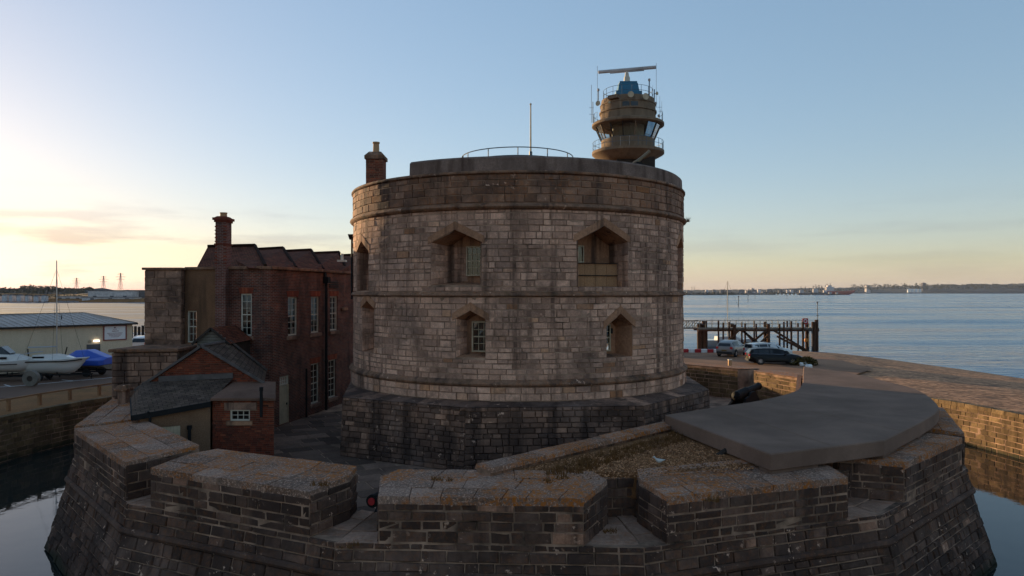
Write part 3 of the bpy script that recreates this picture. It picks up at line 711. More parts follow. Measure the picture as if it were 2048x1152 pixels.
bk = Bank(); PH0, PH1 = -100, 100
def ring(z0, z1, r, mat, ch, ln, tones=(0, 1), holes=True, **kw):
    def f(u, v, w): return kp(rad(PH0) + u / r, r + w, z0 + v)
    def hl(v, h):
        o = []; zm = z0 + v + h / 2
        for (ph, hw, zs, zh, za, dp, bw, sh) in NICHE:
            th = .30
            if zs < zm < zh: g = hw
            elif zh <= zm < za + th: g = (hw + .12) * (za + th - zm) / (za + th - zh)
            else: continue
            u = r * rad(ph - PH0); o.append((u - g, u + g))
        return o
    bk.lay(f, r * rad(PH1 - PH0), z1 - z0, mat, keep, ch=ch, ln=ln, tones=tones, holes=hl if holes else None, **kw)
ring(3.28, 6.5, RK, 'keep_stone', (.16, .30), (.22, .8), proud=.02, jit=.01)
ring(6.72, 9.9, RK, 'keep_stone', (.16, .30), (.22, .8), proud=.02, jit=.01)
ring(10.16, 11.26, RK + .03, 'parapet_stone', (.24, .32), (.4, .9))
ring(2.5, 3.04, RK + .118, 'keep_stone', (.25, .3), (.4, .8), (.45, 1))
# smooth head stones, reveals and windows in the gun ports
for i, (ph, hw, zs, zh, za, dp, bw, sh) in enumerate(NICHE):
    p = rad(ph); n = Vector((math.sin(p), -math.cos(p), 0)); t_ = Vector((math.cos(p), math.sin(p), 0)); c = kp(p, RK, 0)
    for s_ in (-1, 1):
        m = MB()
        def rr_(x, z, w):
            a = x / RK; return kp(p + a, RK + w, z)
        rows = []
        for k in range(6):
            q = k / 5; x = s_ * (hw + .14) * (1 - q) + s_ * .004; z = za + (zh - za) * (abs(x) / hw)
            rows.append([rr_(x, z, -.06), rr_(x, z, .028), rr_(x, z + .28 + .04 * q, .028), rr_(x, z + .28 + .04 * q, -.06)])
        m.loft(rows, tone=RN(.2, .9)); m.build('head_stone', M['head_stone'], keep)
        # stonework on the splayed reveals
        a = c + t_ * (s_ * hw); b = c + t_ * (s_ * bw + sh) - n * dp
        a, b = a + (b - a) * .03, b + (a - b) * .02
        A_, B_ = (a, b) if s_ < 0 else (b, a)
        up = lambda q, z: Vector((q.x, q.y, z)) - t_ * (s_ * .012)
        if i not in (3,):
            bk.quad(up(A_, zs + (.0 if s_ < 0 else .12)), up(B_, zs + (.12 if s_ < 0 else 0)), up(B_, zh - (.1 if s_ < 0 else 0)), up(A_, zh - (0 if s_ < 0 else .1)), 'keep_stone', keep, ch=(.2, .28), ln=(.3, .6), depth=.01)
    bc = c - n * dp + t_ * sh
    if i in (0, 4, 5, 6):     # back wall of stone beside or instead of the window
        l, r_ = bc - t_ * (bw - .01) + n * .012, bc + t_ * (.02 if i == 0 else bw - .01) + n * .012
        bk.quad(up(l, zs + .14) + t_ * s_ * .012, up(r_, zs + .14) + t_ * s_ * .012, up(r_, zh - .12) + t_ * s_ * .012, up(l, zh - .12) + t_ * s_ * .012, 'keep_stone', keep, ch=(.2, .28), ln=(.3, .6), depth=.01)
def kwin(i, x0, z0, w, h, cols, rows, **kw):
    ph, hw, zs, zh, za, dp, bw, sh = NICHE[i]; p = rad(ph); n = Vector((math.sin(p), -math.cos(p), 0)); t_ = Vector((math.cos(p), math.sin(p), 0))
    o = kp(p, RK, z0) - n * (dp - .06) + t_ * x0
    # leave out the deep interior: the wall behind is solid, so the dark room is a shallow box
    return window(keep, o, t_, n, w, h, cols, rows, back=.056, **kw)
kwin(0, .04, 7.35, .70, 1.2, 3, 4, frame='cream_paint', fw=.05)
kwin(1, -.62, 7.9, .38, .7, 1, 1, frame='cream_paint', meet=False, fw=.05)
kwin(2, -.14, 4.32, .78, 1.22, 3, 4, frame='cream_paint', fw=.06, split=True)
kwin(3, -.36, 4.28, .46, 1.1, 2, 4, frame='cream_paint', fw=.05, split=True)
# rendered breast wall with ledges in the right upper gun port
ph, hw, zs, zh, za, dp, bw, sh = NICHE[1]; p = rad(ph); n = Vector((math.sin(p), -math.cos(p), 0)); t_ = Vector((math.cos(p), math.sin(p), 0))
for k, (z0, z1) in enumerate(((6.9, 7.35), (7.38, 7.84))):
    m = MB(); a = kp(p, RK, 0) - n * .62; W_ = 1.02
    for q in range(4):
        x0, x1 = -W_ + q * W_ / 2, -W_ + (q + 1) * W_ / 2 - .012
        m.add([a + t_ * x0 + Vector((0, 0, z0)), a + t_ * x1 + Vector((0, 0, z0)), a + t_ * x1 + Vector((0, 0, z1)), a + t_ * x0 + Vector((0, 0, z1)),
               a + t_ * x0 - n * .25 + Vector((0, 0, z0)), a + t_ * x1 - n * .25 + Vector((0, 0, z0)), a + t_ * x1 - n * .25 + Vector((0, 0, z1)), a + t_ * x0 - n * .25 + Vector((0, 0, z1))],
              [(3, 2, 1, 0), (4, 5, 6, 7), (0, 1, 5, 4), (1, 2, 6, 5), (2, 3, 7, 6), (3, 0, 4, 7)])
    m.build('breast_panel', M['yellow_render'], keep)
    m = MB(); m.bar(a - t_ * W_ + n * .0 + Vector((0, 0, z1 + .015)), a + t_ * (W_ - .02) + Vector((0, 0, z1 + .015)), .12, .03); m.build('ledge', M['iron'], keep)
m = MB(); c = kp(rad(30.3), RK, 5.1); p = rad(30.3); n = Vector((math.sin(p), -math.cos(p), 0)); t_ = Vector((math.cos(p), math.sin(p), 0))
q = c - n * .78 + t_ * .12; m.bar(q - t_ * .11, q + t_ * .11, .03, .22); m.build('vent_opening', M['interior'], keep)
# mouldings
def roll(name, z, r, prof, mat='moulding'):
    m = MB(); m.lathe(prof, (CX, CY, z), 144, closed_prof=True)
    me = m.build(name, M[mat], keep, smooth=True); return me
roll('string_course', 10.0, RK, [(RK - .05, .17), (RK + .06, .12), (RK + .15, .06), (RK + .17, 0), (RK + .13, -.06), (RK + .06, -.1), (RK - .05, -.13)])
roll('string_course', 6.61, RK, [(RK - .05, .11), (RK + .03, .10), (RK + .11, .0), (RK + .12, -.05), (RK - .05, -.11)])
roll('string_course', 3.15, RK, [(RK - .05, .2), (RK + .05, .14), (RK + .17, .06), (RK + .2, 0), (RK + .17, -.07), (RK + .06, -.12), (RK - .05, -.13)])
roll('parapet_coping', 11.33, RK, [(RK - .5, .07), (RK + .06, .07), (RK + .1, .02), (RK + .1, -.03), (RK + .03, -.08), (RK - .5, -.08)])
# eight sided foot
OC = [(-6.95, 29.2), (-1.75, 26.55), (5.0, 27.0), (8.7, 31.4), (9.1, 38.4), (4.6, 43.8), (-3.5, 44.2), (-8.4, 38.2)]
m = MB(); n8 = len(OC)
bot = [Vector((CX, CY, 0)) + (Vector((x, y, 0)) - Vector((CX, CY, 0))) * 1.012 for x, y in OC]
ins = [Vector((CX, CY, 0)) + (Vector((x, y, 0)) - Vector((CX, CY, 0))) * .994 for x, y in OC]
m.add([(b.x, b.y, -.1) for b in ins] + [(b.x, b.y, 2.36) for b in ins] + [kp(rad(-180 + 360 * i / 64), 8.06, 2.62) for i in range(64)], [(i, (i + 1) % 8, 8 + (i + 1) % 8, 8 + i) for i in range(8)])
m.build('foot_core', M['dark_mortar'], keep)
m = MB(); cc = Vector((CX, CY, 0))
for i in range(8):
    a, b = Vector((*OC[i], 2.385)), Vector((*OC[(i + 1) % 8], 2.385)); N = 8
    for k in range(N):
        p_, q_ = a.lerp(b, k / N), a.lerp(b, (k + 1) / N)
        pi = cc + (p_ - cc).xy.normalized().to_3d() * 8.0; qi = cc + (q_ - cc).xy.normalized().to_3d() * 8.0; pi.z = qi.z = 2.5
        m.face([p_, q_, qi, pi], RN(0, 1))
m.build('weathering_slope', M['base_stone'], keep)
for i in (7, 0, 1, 2, 3):
    a, b = bot[i], bot[(i + 1) % 8]; c_, d_ = OC[(i + 1) % 8], OC[i]
    bk.quad((a.x, a.y, 0), (b.x, b.y, 0), (*c_, 2.38), (*d_, 2.38), 'base_stone', keep, ch=(.17, .27), ln=(.25, .6))
bk.finish(keep)
# concrete breastwork and roof
m = MB(); m.lathe([(7.35, 11.3), (7.35, 11.9), (7.55, 11.98), (7.86, 11.98), (7.95, 11.9), (7.97, 11.36), (7.9, 11.3)], (CX, CY, 0), 100, -124, 95, closed_prof=True)
m.build('concrete_breastwork', M['concrete'], keep, smooth=True)
m = MB(); m.lathe([(0.01, 11.55), (5.2, 11.5), (7.4, 11.33)], (CX, CY, 0), 64); m.build('roof', M['concrete'], keep, smooth=True)
c = at(1035, 312, Y=35.0)
m = MB(); m.lathe([(2.6, -.75), (2.2, -.35), (1.5, -.1), (.9, .04), (.01, .08)], (c.x, c.y, 13.2), 40); m.build('roof_dome', M['gold_moss'], keep, smooth=True)
m = MB(); m.lathe([(2.72, 11.4), (2.76, 12.4), (2.55, 12.46), (2.2, 12.4)], (c.x, c.y, 0), 40); m.build('dome_kerb', M['concrete'], keep, smooth=True)
rail = thing('roof_railing', 'curved grey metal guard rail on top of the round keep', 'railing', (c.x, c.y, 12.4))
def hoop(parent, c, r, z0, hts, n, rt=.025, a0=0, a1=360, mat='rail_metal', posts=True, name='rail'):
    for h in hts:
        m = MB(); m.tube([(c[0] + r * math.cos(rad(a0 + (a1 - a0) * i / 60)), c[1] + r * math.sin(rad(a0 + (a1 - a0) * i / 60)), z0 + h) for i in range(60 if a1 - a0 >= 360 else 61)], rt, 5, closed=a1 - a0 >= 360); m.build(name, M[mat], parent, smooth=True)
    if posts:
        for i in range(n if a1 - a0 >= 360 else n + 1):
            a = rad(a0 + (a1 - a0) * i / n); m = MB(); x, y = c[0] + r * math.cos(a), c[1] + r * math.sin(a)
            m.cyl((x, y, z0), (x, y, z0 + max(hts)), rt, n=5); m.build('post', M[mat], parent)
hoop(rail, (c.x, c.y), 2.72, 12.43, (.48, .86), 6, a0=180, a1=360)
fp = thing('flagpole', 'bare slender flagpole standing on the keep roof', 'flagpole', (c.x + .65, c.y, 13.4))
m = MB(); m.tube([(c.x + .65, c.y, 13.3), (c.x + .65, c.y, 15.9)], .045, 8, .03); m.build('pole', M['cream_paint'], fp)
m = MB(); m.lathe([(.01, .1), (.05, .05), (.05, 0), (.01, -.02)], (c.x + .65, c.y, 15.92), 10); m.build('finial', M['cream_paint'], fp, smooth=True)
m = MB(); m.cyl((c.x + .65, c.y, 13.2), (c.x + .65, c.y, 13.62), .08, n=8); m.build('socket', M['rail_metal'], fp)
# keep chimney
q = at(752, 372, Y=33.2); ch = thing('chimney', 'square dark brick chimney with single clay pot on the keep parapet', 'chimney', (q.x, q.y, 11.0))
b2 = Bank(); w2 = .40
m = MB(); m.box((q.x, q.y, 12.0), (.79, .79, 2.0)); st = m.build('stack', M['brick_mortar'], ch)
for (ax, ay, bx_, by) in ((-1, -1, 1, -1), (1, -1, 1, 1), (-1, 1, -1, -1)):
    b2.quad((q.x + ax * w2, q.y + ay * w2, 11.0), (q.x + bx_ * w2, q.y + by * w2, 11.0), (q.x + bx_ * w2, q.y + by * w2, 12.85), (q.x + ax * w2, q.y + ay * w2, 12.85), 'outbuilding_brick', st, ch=(.073, .076), ln=(.2, .23), gap=.006, depth=.02, bev=.004, jit=.001, proud=.004)
b2.finish(st, 'brick', 260, 'brickwork')
m = MB(); m.box((q.x, q.y, 12.93), (.92, .92, .16)); m.box((q.x, q.y, 13.11), (.9, .9, .2), taper=.62); m.build('cap', M['moulding'], ch)
m = MB(); m.lathe([(.17, 13.2), (.155, 13.25), (.14, 13.62), (.17, 13.64), (.17, 13.7), (.1, 13.7)], (q.x, q.y, 0), 14); m.build('chimney_pot', M['clay_pot'], ch, smooth=True)
q = at(857, 320, Y=29.4); m = MB(); m.tube([(q.x + .07 * math.cos(a * .524), q.y, 12.06 + .07 * math.sin(a * .524)) for a in range(12)], .018, 5, closed=True)
tag(m.build('lifting_ring', M['iron']), 'small iron ring standing on the concrete rim of the keep', 'ring')
q = at(928, 312, Y=30); m = MB(); m.bar((q.x - .02, q.y, 11.9), (q.x - .05, q.y, 12.45), .05); m.bar((q.x - .05, q.y, 12.4), (q.x + .16, q.y, 12.1), .04)
tag(m.build('stay_post', M['iron']), 'short dark stay post beside the guard rail on the keep roof', 'post')
# drain outlet high on the left flank
q = kp(rad(-82), 8.05, 9.35); m = MB(); m.box((q.x - .05, q.y, q.z), (.2, .2, .25), taper=.6 ** -1); m.cyl((q.x - .05, q.y, q.z - 3), (q.x - .05, q.y, q.z), .05, n=8)
tag(m.build('rainwater_pipe', M['iron']), 'dark rainwater hopper and pipe on the flank of the keep beside the brick house', 'pipe')

# ---------------------------------------------------------------- guns
def gun(name, label, loc, rz, L=2.6, r=.2, pitch=0, tampion=None, carriage=True, s=1.0, bh=.95, metal='iron'):
    g = thing(name, label, 'cannon', loc, rz)                 # built along +X, muzzle at +X
    def rot(x, z): a = rad(pitch); return Vector((x * math.cos(a) - z * math.sin(a), 0, bh + x * math.sin(a) + z * math.cos(a)))
    prof = [(-.42 * L - .26, .01), (-.42 * L - .2, .06 * s), (-.42 * L - .12, .07 * s), (-.42 * L - .08, .04 * s), (-.42 * L, r * .8), (-.40 * L, r), (-.05 * L, r * .96), (-.04 * L, r * 1.02), (0, r * 1.02), (.01 * L, r * .85), (.45 * L, r * .66), (.53 * L, r * .7), (.555 * L, r * .82), (.58 * L, r * .78), (.58 * L, r * .4), (.5 * L, r * .38)]
    m = MB(); N = 20; rings = []
    for x, rr2 in prof:
        c_ = rot(x, 0); u = (rot(x, 1) - c_); rings.append([c_ + Vector((0, 1, 0)) * rr2 * math.cos(i * 2 * math.pi / N) + u * rr2 * math.sin(i * 2 * math.pi / N) for i in range(N)])
    m.loft(rings); m.build('barrel', M[metal], g, smooth=True, local=True)
    if tampion:
        m = MB(); c0, c1 = rot(.56 * L, 0), rot(.592 * L, 0); m.cyl(c0, c1, r * .45, n=18); m.build('tampion', M[tampion], g, local=True)
    if carriage:
        for y in (-1, 1):
            m = MB(); yy = y * r * 1.35
            pl = [(-.55 * L, .25), (.3 * L, .25), (.3 * L, .62), (.12 * L, bh + .02), (-.06 * L, bh + .02), (-.12 * L, bh - .18), (-.28 * L, bh - .25), (-.3 * L, bh - .42), (-.55 * L, .42)]
            V = [(x, yy - .06, z) for x, z in pl] + [(x, yy + .06, z) for x, z in pl]; k = len(pl)
            m.add(V, [tuple(range(k)), tuple(range(2 * k - 1, k - 1, -1))] + [(i, i + k, (i + 1) % k + k, (i + 1) % k) for i in range(k)]); m.build('cheek', M['iron'], g, local=True)
            for x in (-.42 * L, .2 * L):
                m = MB(); m.cyl((x, yy - .14 * (1 if y < 0 else -1) - .07, .22), (x, yy - .14 * (1 if y < 0 else -1) + .07, .22), .22, n=16); m.build('wheel', M['iron'], g, local=True)
        m = MB()
        for x in (-.42 * L, .2 * L): m.cyl((x, -r * 1.9, .22), (x, r * 1.9, .22), .06, n=8)
        m.box((-.1 * L, 0, .35), (.7 * L, r * 2.4, .08)); m.build('axle_bed', M['iron'], g, local=True)
    return g
gun('cannon', 'black cannon with red muzzle plug pointing out through an embrasure', (-3.22, 20.35, 0.0), math.atan2(-.96, -.26), 3.0, .215, 1, 'red_paint', bh=1.18)
gun('cannon', 'large black muzzle loading cannon on its carriage in the courtyard by the golden lit wall', (13.0, 39.6, 0), math.atan2(2.6, 2.2), 3.3, .26, 4, bh=1.15)
q = at(1272, 318, Y=36.8); rg = gun('cannon', 'small dark gun on the keep roof with its barrel raised towards the control tower', (q.x, q.y, 12.3), rad(22), 1.8, .12, 38, bh=1.1, s=.6, metal='bronze')
# ---------------------------------------------------------------- concrete roofed gun room, gravel roof, diagonal wall
SL = [(5.35, 24.9), (6.86, 18.9), (10.8, 20.65), (13.4, 23.4), (15.9, 26.5), (17.75, 31), (18.0, 33.8), (17.9, 38), (16.8, 41), (13.8, 33.8), (12.3, 30.9), (9.9, 28.3), (7.85, 26.8)]
gr = thing('gun_room', 'flat grey concrete roof slab covering the gun room on the castle wall', 'gun room', (11, 26, 0))
def smooth_(P, n=4):
    o = []
    for i in range(len(P) - 1):
        p0, p1, p2, p3 = (Vector(P[max(0, min(len(P) - 1, i + k))]) for k in (-1, 0, 1, 2))
        for k in range(n):
            t_ = k / n; o.append(tuple(.5 * ((2 * p1) + (p2 - p0) * t_ + (2 * p0 - 5 * p1 + 4 * p2 - p3) * t_ ** 2 + (3 * p1 - p0 - 3 * p2 + p3) * t_ ** 3)))
    return o + [P[-1]]
m = MB(); m.prism(SL[:3] + smooth_(SL[3:9]) + smooth_(SL[9:]), 1.93, 2.4); m.build('roof_slab', M['slab_concrete'], gr, bevel=.03)
for (a, b) in (((9.85, 28.2), (12.05, 22.05)), ((12.25, 30.8), (17.0, 29.2)), ((7.5, 26.4), (8.95, 19.9))):
    a, b = Vector((*a, 0)), Vector((*b, 0)); n = Vector((-(b - a).y, (b - a).x, 0)).normalized() * .011
    m = MB(); m.face([(p.x, p.y, 2.404) for p in (a - n, b - n, b + n, a + n)]); m.build('construction_joint', M['earth'], gr, recalc=False)
m = MB()
for a, b in zip(SL[8:], SL[9:] + SL[:1]):
    a, b = Vector((*a, 0)), Vector((*b, 0)); n = Vector((-(b - a).y, (b - a).x, 0)).normalized() * -.2
    m.prism([(a + n * .5), (b + n * .5), (b + n * 1.6), (a + n * 1.6)], 0, 1.93)
m.build('inner_wall', M['slab_concrete'], gr)
m = MB()
for a, b in zip(SL[1:6], SL[2:7]):          # concrete fillets where the slab is bedded on the merlons
    a, b = Vector((*a, 0)), Vector((*b, 0)); d = (b - a); n = Vector((d.y, -d.x, 0)).normalized()
    p0, p1 = a + d * .02, a + d * .42
    m.prism([p0 - n * .06, p1 - n * .1, p1 - n * .5, p0 - n * .5], 1.8, 1.935)
m.build('fillet', M['slab_concrete'], gr)
# gravel flat roof
GP = [(-.35, 18.95), (2.2, 18.75), (3.35, 19.05), (3.2, 17.9), (8.9, 19.6), (8.2, 21.5), (5.5, 24.7)]
gv = thing('gravel_roof', 'flat roof strewn with orange gravel between the sloping wall and the concrete slab', 'flat roof', (4, 20, 0))
m = MB(); m.prism([(-.2, 19.1), (2.6, 19.0), (4.2, 18.9), (8.9, 20.4), (8.2, 21.5), (5.4, 24.4)], 1.2, 1.9); m.build('roof_deck', M['gravel'], gv)
m = MB(); N = 0
while N < 5200:
    x, y = RN(0, 8.2), RN(17.7, 24)
    if y > 19.0 + (x - 0) * .93 or y < 17.75 + .23 * x or x > 6.6 + (y - 19.2) * -.22: continue
    if y < 19 and random.random() < .5 + .45 * math.sin(x * 1.7): continue
    N += 1; r = RN(.018, .042); z = 1.9 if y > 18.9 else 1.81 + .11 * max(0, (y - 17.4) / 1.9)
    a = RN(0, 6.3); V = [(x + r * math.cos(a + i * 2.094), y + r * math.sin(a + i * 2.094), z + RN(-.004, .012)) for i in range(3)] + [(x, y, z + r * .9)]
    m.add(V, [(0, 1, 3), (1, 2, 3), (2, 0, 3)], RN(0, 1))
stone_mat('pebble', [(0, (0.07, 0.045, 0.025)), (.5, (0.18, 0.12, 0.065)), (1, (0.46, 0.37, 0.26))], 0.3, streak=False, bump=0)
tag(m.build('pebbles', M['pebble'], gv, recalc=False), kind='stuff')
# scrubby dry plants in the corner under the wall
rough_mat('dry_grass', (0.07, 0.05, 0.025), (0.14, 0.10, 0.045), 3, 30, 0, 0.95)
def tuft(m, x, y, z, h, n, sp):
    for _ in range(n):
        a = RN(0, 6.28); l = RN(.4, 1) * h; dx, dy = math.cos(a) * RN(0, sp), math.sin(a) * RN(0, sp); w = .012
        bx_, by_ = x + RN(-.08, .08), y + RN(-.08, .08)
        m.face([(bx_ - w, by_, z), (bx_ + w, by_, z), (bx_ + dx, by_ + dy, z + l)])
m = MB()
for _ in range(230):
    s = random.random(); x = .8 + s * 4.9; y = 19.0 + s * 5.4 - RN(.05, 1.3); tuft(m, x, y, 1.88, RN(.1, .3), 9, .2)
tag(m.build('dry_scrub', M['dry_grass'], None, recalc=False), 'brown dry scrub growing along the foot of the sloping wall', 'scrub', kind='stuff')
dw = thing('parapet_wall', 'straight lichen spotted stone wall running up to the concrete slab behind the merlons', 'wall', (2.5, 21.7, 0))
a, b = Vector((-.75, 18.75, 0)), Vector((5.6, 25.05, 0)); d = (b - a).normalized(); n = Vector((d.y, -d.x, 0))
m = MB(); m.prism([a - n * .26, b - n * .26, b + n * .26, a + n * .26], 0, 2.03); m.build('core', M['dark_mortar'], dw)
b2 = Bank(); L = (b - a).length; k = 0
up = lambda p, z: Vector((p.x, p.y, z))
b2.quad(up(b - n * .28, 0), up(a - n * .28, 0), up(a - n * .28, 2.0), up(b - n * .28, 2.0), 'curtain_stone', dw)
b2.quad(up(a + n * .28, 1.75), up(b + n * .28, 1.75), up(b + n * .28, 2.0), up(a + n * .28, 2.0), 'moulding', dw)
def f(u, v, w): p = a + d * u + n * (.34 - v); return up(p, 2.13 + w - (.02 if True else 0))
while k < L - .3:
    l = min(RN(.7, 1.2), L - k); b2.stone(f, k + .005, k + l - .005, 0, .68, RN(0, 1), 'top_stone', dw, .12, RN(0, .015), .02); k += l
b2.finish(dw)
# weeds rooted in the joints
for px, py, z, lab in ((640, 968, 1.9, 'dry weed tuft in the coping joint of the merlon left of the black cannon'), (885, 958, 1.9, 'small dry weed on the coping of the merlon right of the black cannon'), (1213, 1062, .74, 'low weeds in the walled up embrasure'), (700, 1090, .72, 'dry weed at the foot of the embrasure cheek by the black cannon'), (1430, 1000, 1.83, 'dark weed patch on the merlon in front of the gravel roof')):
    q = at(px, py, z=z); m = MB()
    for _ in range(5): tuft(m, q.x + RN(-.22, .22), q.y + RN(-.1, .1), z - .02, RN(.08, .2), 9, .14)
    tag(m.build('weed_tuft', M['dry_grass'], recalc=False), lab, 'weed')
q = kp(rad(84), 8.18, 10.15); m = MB()
leaves_ = [tuft(m, q.x + RN(-.1, .12), q.y + RN(-.15, .15), 10.1, .3, 10, .22) for _ in range(4)]
tag(m.build('weed_tuft', M['dry_grass'], recalc=False), 'small plant growing from the upper string course of the keep', 'weed')
# a gull resting on the gravel
g = at(1318, 932, z=1.9); gl = thing('gull', 'small pale grey gull standing on the gravel roof', 'bird', (g.x, g.y, 1.9))
m = MB(); rings = []
for x, z, rw, rh in ((-.2, .17, .005, .005), (-.13, .165, .03, .02), (-.05, .15, .055, .05), (.03, .155, .06, .06), (.09, .18, .045, .05), (.125, .225, .03, .035), (.15, .26, .033, .034), (.175, .265, .026, .026), (.195, .26, .008, .008), (.23, .252, .003, .003)):
    rings.append([(g.x - x * .9, g.y - x * .2 + rw * math.cos(i * .785), 1.9 + z + rh * math.sin(i * .785)) for i in range(8)])
m.loft(rings); m.build('body', M['curtain'], gl, smooth=True)
m = MB()
for s in (-1, 1): m.bar((g.x - .01, g.y + s * .02, 1.9), (g.x, g.y + s * .02, 2.02), .008)
m.build('legs', M['clay_pot'], gl)
q = at(1465, 912, z=1.85); m = MB(); m.tube([(q.x - .45, q.y, 1.84), (q.x - .2, q.y + .05, 2.0), (q.x + .2, q.y - .05, 1.98), (q.x + .5, q.y - .15, 1.86)], .1, 8, .06)
tag(m.build('bundled_sheet', M['dark_wood'], smooth=True), 'dark crumpled sheet lying on the gravel beside the concrete slab', 'sheet')

# ---------------------------------------------------------------- brick house
ZT = 7.9
hs_ = thing('brick_house', 'two storey red brick gatehouse with hipped clay tile roofs behind the keep', 'house', (-13, 38, 0))
# stone tower block at its end
m = MB(); m.prism([(-18.32, 35.53), (-16.56, 35.53), (-16.56, 43), (-18.9, 43)], 3.8, ZT - .1); sb = m.build('stone_block', M['dark_mortar'], hs_)
b2 = Bank()
b2.quad((-18.35, 35.5, 4.0), (-16.53, 35.5, 4.0), (-16.53, 35.5, ZT - .12), (-18.35, 35.5, ZT - .12), 'house_stone', sb, ch=(.27, .36), ln=(.4, .9))
b2.quad((-16.53, 35.5, 4.0), (-16.53, 36.2, 4.0), (-16.53, 36.2, ZT - .12), (-16.53, 35.5, ZT - .12), 'house_stone', sb, ch=(.27, .36), ln=(.4, .9))
b2.quad((-18.93, 43, 4.0), (-18.35, 35.5, 4.0), (-18.35, 35.5, ZT - .12), (-18.93, 43, ZT - .12), 'house_stone', sb, ch=(.27, .36), ln=(.4, .9))
b2.finish(sb)
m = MB(); m.prism([(-18.45, 35.4), (-16.45, 35.4), (-16.45, 43), (-19.0, 43)], ZT - .1, ZT + .02); m.build('coping', M['moulding'], hs_, bevel=.02)
# walls: rendered bay, brick front, brick flank that runs back behind the keep
m = MB(); P, e, n = wallq(m, (-16.54, 35.95), (-14.1, 35.3), 0, ZT - .08, [(.12, .70, 4.15, 5.75)]); m.build('wall', M['house_render'], hs_)
window(hs_, P(.12, 4.15, -.13), e, n, .58, 1.6, 2, 4, curtain=.6); 
m = MB(); m.add([P(-.02, 3.98, -.1), P(.9, 3.98, -.1), P(.9, 4.12, -.1), P(-.02, 4.12, -.1), P(-.02, 3.98, .1), P(.9, 3.98, .1), P(.9, 4.1, .1), P(-.02, 4.1, .1)], [(3, 2, 1, 0), (4, 5, 6, 7), (0, 1, 5, 4), (1, 2, 6, 5), (2, 3, 7, 6), (3, 0, 4, 7)]); m.build('sill', M['head_stone'], hs_)
def winset(P, e, n, u0, u1, z0, z1, cols=2, rows=6, curtain=.7, arch=True):
    window(hs_, P(u0, z0, -.11), e, n, u1 - u0, z1 - z0, cols, rows, curtain=curtain, fw=.07)
    m = MB(); B8 = [(3, 2, 1, 0), (4, 5, 6, 7), (0, 1, 5, 4), (1, 2, 6, 5), (2, 3, 7, 6), (3, 0, 4, 7)]
    m.add([P(u0 - .13, z0 - .2, -.1), P(u1 + .13, z0 - .2, -.1), P(u1 + .13, z0, -.1), P(u0 - .13, z0, -.1), P(u0 - .13, z0 - .2, .09), P(u1 + .13, z0 - .2, .09), P(u1 + .13, z0 - .03, .09), P(u0 - .13, z0 - .03, .09)], B8); m.build('sill', M['house_stone'], hs_)
    if arch:      # flat arch of gauged bricks, each one its own piece
        N = 9; w = u1 - u0 + .1; b3 = MB()
        for i in range(N):
            a0, a1 = i / N, (i + 1) / N; f0, f1 = u0 - .05 + w * a0 + .006, u0 - .05 + w * a1 - .006; g0, g1 = u0 - .05 + w * (a0 + (a0 - .5) * .22) + .006, u0 - .05 + w * (a1 + (a1 - .5) * .22) - .006
            b3.add([P(f0, z1, -.05), P(f1, z1, -.05), P(g1, z1 + .3, -.05), P(g0, z1 + .3, -.05), P(f0, z1, .015), P(f1, z1, .015), P(g1, z1 + .3, .015), P(g0, z1 + .3, .015)], B8, RN(.6, 1))
        b3.build('brick_arch', M['outbuilding_brick'], hs_)
m = MB(); H = [(.78, 1.36, 4.55, 6.62)]
P, e, n = wallq(m, (-14.1, 35.05), (-12.2, 34.75), 0, ZT - .08, H); m.build('wall', M['house_brick'], hs_)
winset(P, e, n, *H[0][:2], *H[0][2:], 2, 6)
m = MB(); pts = [(-12.2, 34.75), (-11.85, 34.85), (-11.68, 35.2)]; off = 2.0
for a, b in zip(pts[:-1], pts[1:]): wallq(m, a, b, 0, ZT - .08, u_off=off); off += .37
m.build('wall', M['house_brick'], hs_)
H = [(1.2, 2.2, 4.45, 6.45), (3.75, 4.75, 4.45, 6.45), (6.15, 7.15, 4.45, 6.45), (3.75, 4.75, .55, 2.75), (5.95, 6.95, .55, 2.75), (.35, 1.35, 0.02, 2.45)]
m = MB(); P, e, n = wallq(m, (-11.68, 35.2), (-9.75, 45.5), 0, ZT - .08, H, u_off=off); m.build('wall', M['house_brick'], hs_)
for h in H[:5]: winset(P, e, n, *h, 2, 6, curtain=.7 if h[2] > 3 else 0)
m = MB(); wallq(m, (-9.75, 45.5), (-9.4, 52), 0, ZT - .08, u_off=3); wallq(m, (-9.4, 52), (-15, 52), 0, ZT - .08); wallq(m, (-15, 52), (-19, 43), 0, ZT - .08); wallq(m, (-19, 43), (-16.54, 40), 0, ZT - .08); m.build('wall', M['house_brick'], hs_)
# cream plank door with fanlight
B8 = [(3, 2, 1, 0), (4, 5, 6, 7), (0, 1, 5, 4), (1, 2, 6, 5), (2, 3, 7, 6), (3, 0, 4, 7)]
def pbox(P, u0, u1, z0, z1, w0, w1): return [P(u0, z0, w0), P(u1, z0, w0), P(u1, z1, w0), P(u0, z1, w0), P(u0, z0, w1), P(u1, z0, w1), P(u1, z1, w1), P(u0, z1, w1)]
m = MB(); m.add(pbox(P, .42, 1.28, .03, 1.95, -.12, -.07), B8); dr = m.build('door', M['cream_paint'], hs_)
m = MB(); m.add(pbox(P, 1.15, 1.2, .95, 1.05, -.07, -.02), B8); m.build('handle', M['iron'], dr)
window(hs_, P(.37, 1.98, -.1), e, n, .96, .45, 4, 2, meet=False, name='fanlight')
m = MB()
for u in (.35, 1.28): m.add(pbox(P, u, u + .07, .02, 1.97, -.13, -.03), B8)
m.build('door_frame', M['cream_paint'], hs_)
